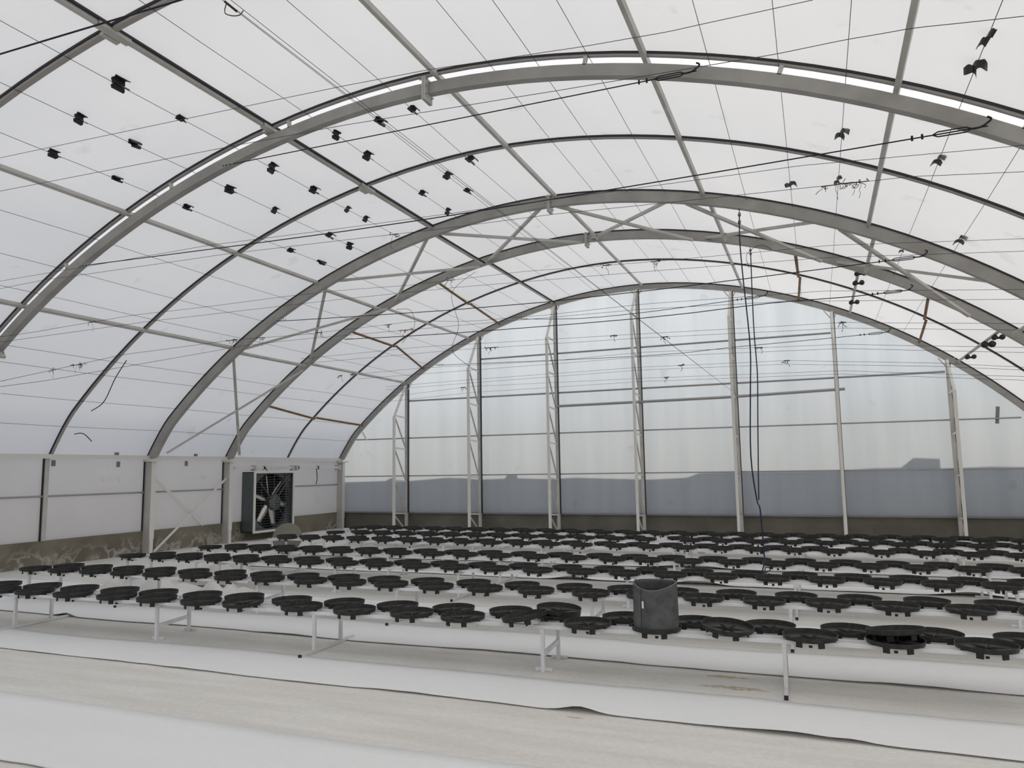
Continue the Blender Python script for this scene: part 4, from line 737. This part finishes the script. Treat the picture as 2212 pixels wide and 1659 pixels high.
# ------------------------------------------------------------------ wires
worder = sorted(range(len(LW)), key=lambda i: LW[i][0])
for r_, i in enumerate(worder):
    x, z = LW[i]; bm = BM(); pts = []
    for k in range(41):
        y = YN + .05 + (YE - YN - .1) * k / 40
        pts.append((x, y, z - .012 * math.sin(PI * ((y - YA) / (YB - YA) % 1)) ** 2))
    tube(bm, pts, .0032, 5)
    tag(new_mesh_obj('lengthwise_wire', bm, M['wire']), '%s lengthwise wire from the left under the roof film' % ordn(r_), 'wire', 'lengthwise wires under the roof film')
torder = list(range(len(TW)))
posn = {}
for i, (r, pts) in enumerate(TW):
    bm = BM()
    if len(pts) > 2: pp = smooth_path(pts, 3)
    else: pp = [Vector(pts[0]), Vector(pts[1])]
    tube(bm, pp, r, 5 if r < .006 else 6)
    thick = r >= .006
    wlab = {2: 'thick dark cable across the upper left corner', 3: 'thick dark cable with turnbuckle high on the nearest box arch', 4: 'thick dark cable with turnbuckle low on the nearest box arch',
            11: 'thick dark cable hooked to the nearer braced arch', 12: 'thick dark cable hooked to the far braced arch', 13: 'dark cable behind the far braced arch ending above the fifth column', 14: 'dark cable stretched low in front of the far wall',
            0: 'upper thin cross wire nearest to the camera', 1: 'lower thin cross wire nearest to the camera', 5: 'upper cross wire just in front of the first thin rib', 6: 'lower cross wire just in front of the first thin rib',
            7: 'upper cross wire just in front of the nearest box arch', 8: 'lower cross wire just in front of the nearest box arch', 9: 'upper cross wire in front of the nearer braced arch', 10: 'lower cross wire in front of the nearer braced arch',
            15: 'upper cross wire in front of the far braced arch', 16: 'lower cross wire in front of the far braced arch', 17: 'upper cross wire behind the far braced arch', 18: 'lower cross wire behind the far braced arch',
            19: 'upper cross wire two bays behind the fan column', 20: 'lower cross wire two bays behind the fan column', 21: 'upper cross wire right before the far wall', 22: 'lower cross wire right before the far wall'}[i]
    nm = 'steel_cable' if thick else 'cross_wire'
    o = tag(new_mesh_obj(nm, bm, M['cable'] if thick else M['wire']), wlab, 'cable' if thick else 'wire')
    if thick and i != 2:
        b = Vector(pts[-1]); a = Vector(pts[-2]); d = (a - b).normalized(); s = Vector((0, 0, 1))
        bm = BM()
        L1, L2 = b + d * .12, b + d * .42
        for sg in (-1, 1): tube(bm, [L1, L1 + d * .04 + s * .022 * sg, L2 - d * .04 + s * .022 * sg, L2], .006, 6)
        new_mesh_obj('turnbuckle', bm, M['cable'], o)
        bm = BM(); tube(bm, smooth_path([b + d * .14, b + d * .06, b + s * .03 - d * .0, b + s * .06 - d * .03, b + s * .085]), .009, 6); new_mesh_obj('hook', bm, M['cable'], o)
        for q in (.5, .58):
            bm = BM(); tube(bm, [b + d * q - s * .02, b + d * q + s * .025], .01, 6); new_mesh_obj('cable_clamp', bm, M['cable'], o)
        a0_ = Vector(pts[0]); d2 = (Vector(pts[1]) - a0_).normalized(); bm = BM()
        tube(bm, smooth_path([a0_ + d2 * .02, a0_ - d2 * .04 + s * .02, a0_ - d2 * .02 + s * .05]), .01, 6)
        new_mesh_obj('end_loop', bm, M['galv'], o)
        for q in (.06, .12, .18):
            bm = BM(); tube(bm, [a0_ + d2 * q - s * .015, a0_ + d2 * q + s * .03], .008, 5); new_mesh_obj('cable_clamp', bm, M['galv'], o)
a, b = Vector(DIAG[0]), Vector(DIAG[1])
for k, off in enumerate((Vector((0, 0, 0)), Vector((.035, 0, .02)))):
    bm = BM(); tube(bm, [a + off, a.lerp(b, .5) + off * (.2), b], .0028, 5)
    tag(new_mesh_obj('slanting_wire', bm, M['cable']), '%s of the two twin wires slanting down from upper left to the far wall' % ('left' if k == 0 else 'right'), 'wire', 'twin slanting wires')
bm = BM(); tube(bm, smooth_path([a, a + Vector((-.02, 0, -.09)), a + Vector((.05, 0, -.14)), a + Vector((.1, .05, -.12)), a + Vector((.08, .12, -.03))]), .005, 5); tube(bm, [a + Vector((-.03, 0, .02)), a + Vector((.03, .1, -.04))], .011, 5)
tag(new_mesh_obj('twine_loop', bm, M['twine']), 'dangling brown twine loop at the top of the twin slanting wires', 'twine')

# black folded clips on the wires
def clip_meshes():
    out = []
    for v in range(3):
        bm = BM(); n = 10; L_ = .055
        for sgn, ang in ((1, 20 + 12 * v), (-1, 35 - 8 * v)):
            prev = None
            for i in range(n + 1):
                a = math.radians(ang + 150 * i / n * .95); r = .034 + .006 * v
                y = sgn * r * math.cos(a) + sgn * .026; z = r * math.sin(a) - .012 * (sgn + 1)
                xo = .012 * sgn
                q = [bm.verts.new((-L_ + xo + .008 * math.sin(i * 1.3 + v), y, z)), bm.verts.new((L_ + xo - .01 * math.cos(i + v), y, z)), bm.verts.new((L_ + xo - .01 * math.cos(i + v), y * .93, z * .9 - .002)), bm.verts.new((-L_ + xo + .008 * math.sin(i * 1.3 + v), y * .93, z * .9 - .002))]
                if prev:
                    for j in range(4): bm.faces.new((prev[j], prev[(j + 1) % 4], q[(j + 1) % 4], q[j]))
                else: bm.faces.new(q)
                prev = q
            bm.faces.new(prev[::-1])
        out.append(bm)
    return out
cm_ = [new_mesh_obj('wire_clip', b, M['clip']) for b in clip_meshes()]
rank = {i: r for r, i in enumerate(worder)}
cnt = {}
for w, y in sorted(PODS, key=lambda p: (rank[p[0]], p[1])):
    k = cnt.get(w, 0); cnt[w] = k + 1
    src = cm_[(k + w) % 3]
    o = src.copy(); C.objects.link(o)
    x, z = LW[w]; o.location = (x, y, z - .01); o.rotation_euler = (0, 0, PI / 2 + random.uniform(-.2, .2)); o.rotation_euler.x = random.uniform(-.5, .5)
    s = random.uniform(1.05, 1.4); o.scale = (s, s, s)
    tag(o, 'black clip, %s from the front on the %s lengthwise wire from the left' % (ordn(k), ordn(rank[w])), 'wire clip', 'black clips on the lengthwise wires')
for o in cm_: bpy.data.objects.remove(o)
# black knobs on the two right hand purlins behind the braced arches
for xx, ys_, nm in ((.89, ((14.35, 'first'), (15.1, 'second'), (16.9, 'third')), 'second'), (2.95, ((14.7, 'first'), (15.5, 'second'), (17.2, 'third')), 'third')):
    for yy, od in ys_:
        bm = BM(); z = prof(xx) - .09
        for sx in (-.055, .055): tube(bm, [(sx, -.03, 0), (sx * 1.1, .03, 0)], .045 if xx < 2 or od != 'second' else .06, 10)
        tube(bm, [(-.05, 0, -.01), (.05, 0, -.01)], .02, 8)
        o = new_mesh_obj('pipe_clip', bm, M['clip'], smooth=True); o.location = (xx, yy, z - .02)
        tag(o, '%s black twin disc clip from the front on the %s purlin right of the ridge' % (od, nm), 'pipe clip', 'black clips on the right purlins')

# ragged twine knots
for i, (x, y, z) in enumerate(KN):
    rnd = random.Random(i + 3); bm = BM(); c = Vector((x, y, z)); big = i in (10, 11, 2, 15, 3)
    L_ = .16 if big else .07
    for k in range(9 if big else 4):
        o_ = Vector((rnd.uniform(-L_, L_), 0, 0)); p0 = c + o_; q = [p0]
        for j in range(3): q.append(q[-1] + Vector((rnd.uniform(-.03, .03), rnd.uniform(-.02, .02), rnd.uniform(-.035, .02))))
        tube(bm, smooth_path(q, 3), .0035 * (y / 9), 4)
    q = [c]
    for j in range(4): q.append(q[-1] + Vector((rnd.uniform(-.025, .03), 0, -rnd.uniform(.02, .05))))
    tube(bm, smooth_path(q, 3), .0025 * (y / 9), 4)
    tube(bm, [c - Vector((L_ * .8, 0, 0)), c + Vector((L_ * .8, 0, 0))], .006 * (y / 9), 5)
    tag(new_mesh_obj('twine_knot', bm, M['rust'] if i == 10 else M['twine']), 'frayed brown twine knot tied round one of the cross wires', 'twine', 'frayed twine knots on the cross wires')

# two hanging cords and the loose hook
for i, (pts, nm) in enumerate(zip(CORD, ('longer dark blue cord hanging from the nearer braced arch to the benches', 'shorter dark blue cord hanging from the far braced arch'))):
    t = thing('hanging_cord', nm, 'cord', (0, 0, 0), 0, 'two hanging cords')
    bm = BM(); tube(bm, smooth_path(pts, 4), .009, 6); new_mesh_obj('cord_line', bm, M['cord'], t)
    p0 = Vector(pts[0]); p1 = Vector(pts[1]); dn = (p1 - p0).normalized(); bm = BM()
    for k in range(5):
        c = p0 + dn * (-.06 + .075 * k); ax = Vector((1, 0, 0)) if k % 2 else Vector((0, 1, 0))
        tube(bm, [c + ax * .018 * math.cos(a_) + dn * .04 * math.sin(a_) for a_ in [PI * 2 * j / 10 for j in range(11)]], .006, 5, False)
    new_mesh_obj('chain', bm, M['cable'], t)
    if i == 0:
        h0 = Vector(pts[-1]); bm = BM()
        tube(bm, smooth_path([h0, h0 + Vector((.05, 0, .0)), h0 + Vector((.1, 0, .04)), h0 + Vector((.05, 0, .06)), h0 + Vector((.035, 0, .02)), h0 + Vector((.05, 0, -.02)), h0 + Vector((.09, 0, -.015))]), .006, 6)
        new_mesh_obj('end_hook', bm, M['cable'], t)
# loose thin wires curling down on the left
cur = [[(-6.4, 13.9, 5.72), (-6.9, 13.8, 5.3), (-6.75, 13.8, 4.6), (-6.95, 13.9, 4.1), (-6.6, 14.0, 3.75)], [(-8.3, 13.9, 5.1), (-7.95, 13.9, 5.05), (-7.85, 13.9, 4.7), (-8.15, 13.9, 4.35)],
       [(-.55, 13.85, 5.45), (-.75, 13.85, 5.55), (-.98, 13.85, 5.4), (-.95, 13.85, 5.15)], [(-11.1, 9.5, 3.6), (-11.35, 9.5, 3.3), (-11.6, 9.5, 2.9), (-11.9, 9.5, 2.75)], [(-12.3, 9.5, 2.35), (-12.2, 9.6, 2.36), (-12.1, 9.7, 2.22)]]
cl = ['long thin loose wire curling down left below the far braced arch', 'thin loose wire curl left of the long loose wire', 'thin round wire curl on the far braced arch right of ridge', 'dark loose cord hanging along the first thin rib, left', 'short dark bent cord at the foot of the first thin rib']
for pts, nm in zip(cur, cl):
    bm = BM(); tube(bm, smooth_path(pts, 6), .008 if 'cord' in nm else .0045, 5); tag(new_mesh_obj('loose_wire', bm, M['cable']), nm, 'loose wire')

# ------------------------------------------------------------------ light
w = bpy.data.worlds.new('sky'); sc.world = w; w.use_nodes = True; nt = w.node_tree
sky = nt.nodes.new('ShaderNodeTexSky'); sky.sky_type = 'NISHITA'; sky.sun_disc = False
el = math.asin(SUN.z); az = math.atan2(SUN.x, SUN.y)
sky.sun_elevation = el; sky.sun_rotation = az; sky.air_density = 1.0; sky.dust_density = 2.0
bg = nt.nodes['Background']; hz = nt.nodes.new('ShaderNodeMixRGB'); hz.inputs[0].default_value = .78; hz.inputs[2].default_value = (2.62, 2.74, 2.98, 1)
nt.links.new(sky.outputs[0], hz.inputs[1]); nt.links.new(hz.outputs[0], bg.inputs[0]); bg.inputs[1].default_value = .2
sun = bpy.data.lights.new('sun', 'SUN'); sun.energy = 2.1; sun.angle = math.radians(.5); sun.color = (1, .91, .76)
so = bpy.data.objects.new('sun', sun); C.objects.link(so); so.location = SUN * 40; so.rotation_euler = SUN.to_track_quat('Z', 'Y').to_euler()

# ------------------------------------------------------------------ camera
cam = bpy.data.cameras.new('camera'); co = bpy.data.objects.new('camera', cam); C.objects.link(co)
m = Matrix(CAM).to_4x4(); m.translation = (0, 0, 1.6); co.matrix_world = m
cam.sensor_width = 36; cam.lens = 36 * F / 2212; cam.clip_end = 300
sc.camera = co
sc.view_settings.view_transform = 'Standard'; sc.view_settings.look = 'None'; sc.view_settings.gamma = 1; sc.view_settings.use_curve_mapping = False
sc.view_settings.exposure = 0.3
sc.cycles.max_bounces = 10; sc.cycles.diffuse_bounces = 6; sc.cycles.transmission_bounces = 8
sc.cycles.use_denoising = True
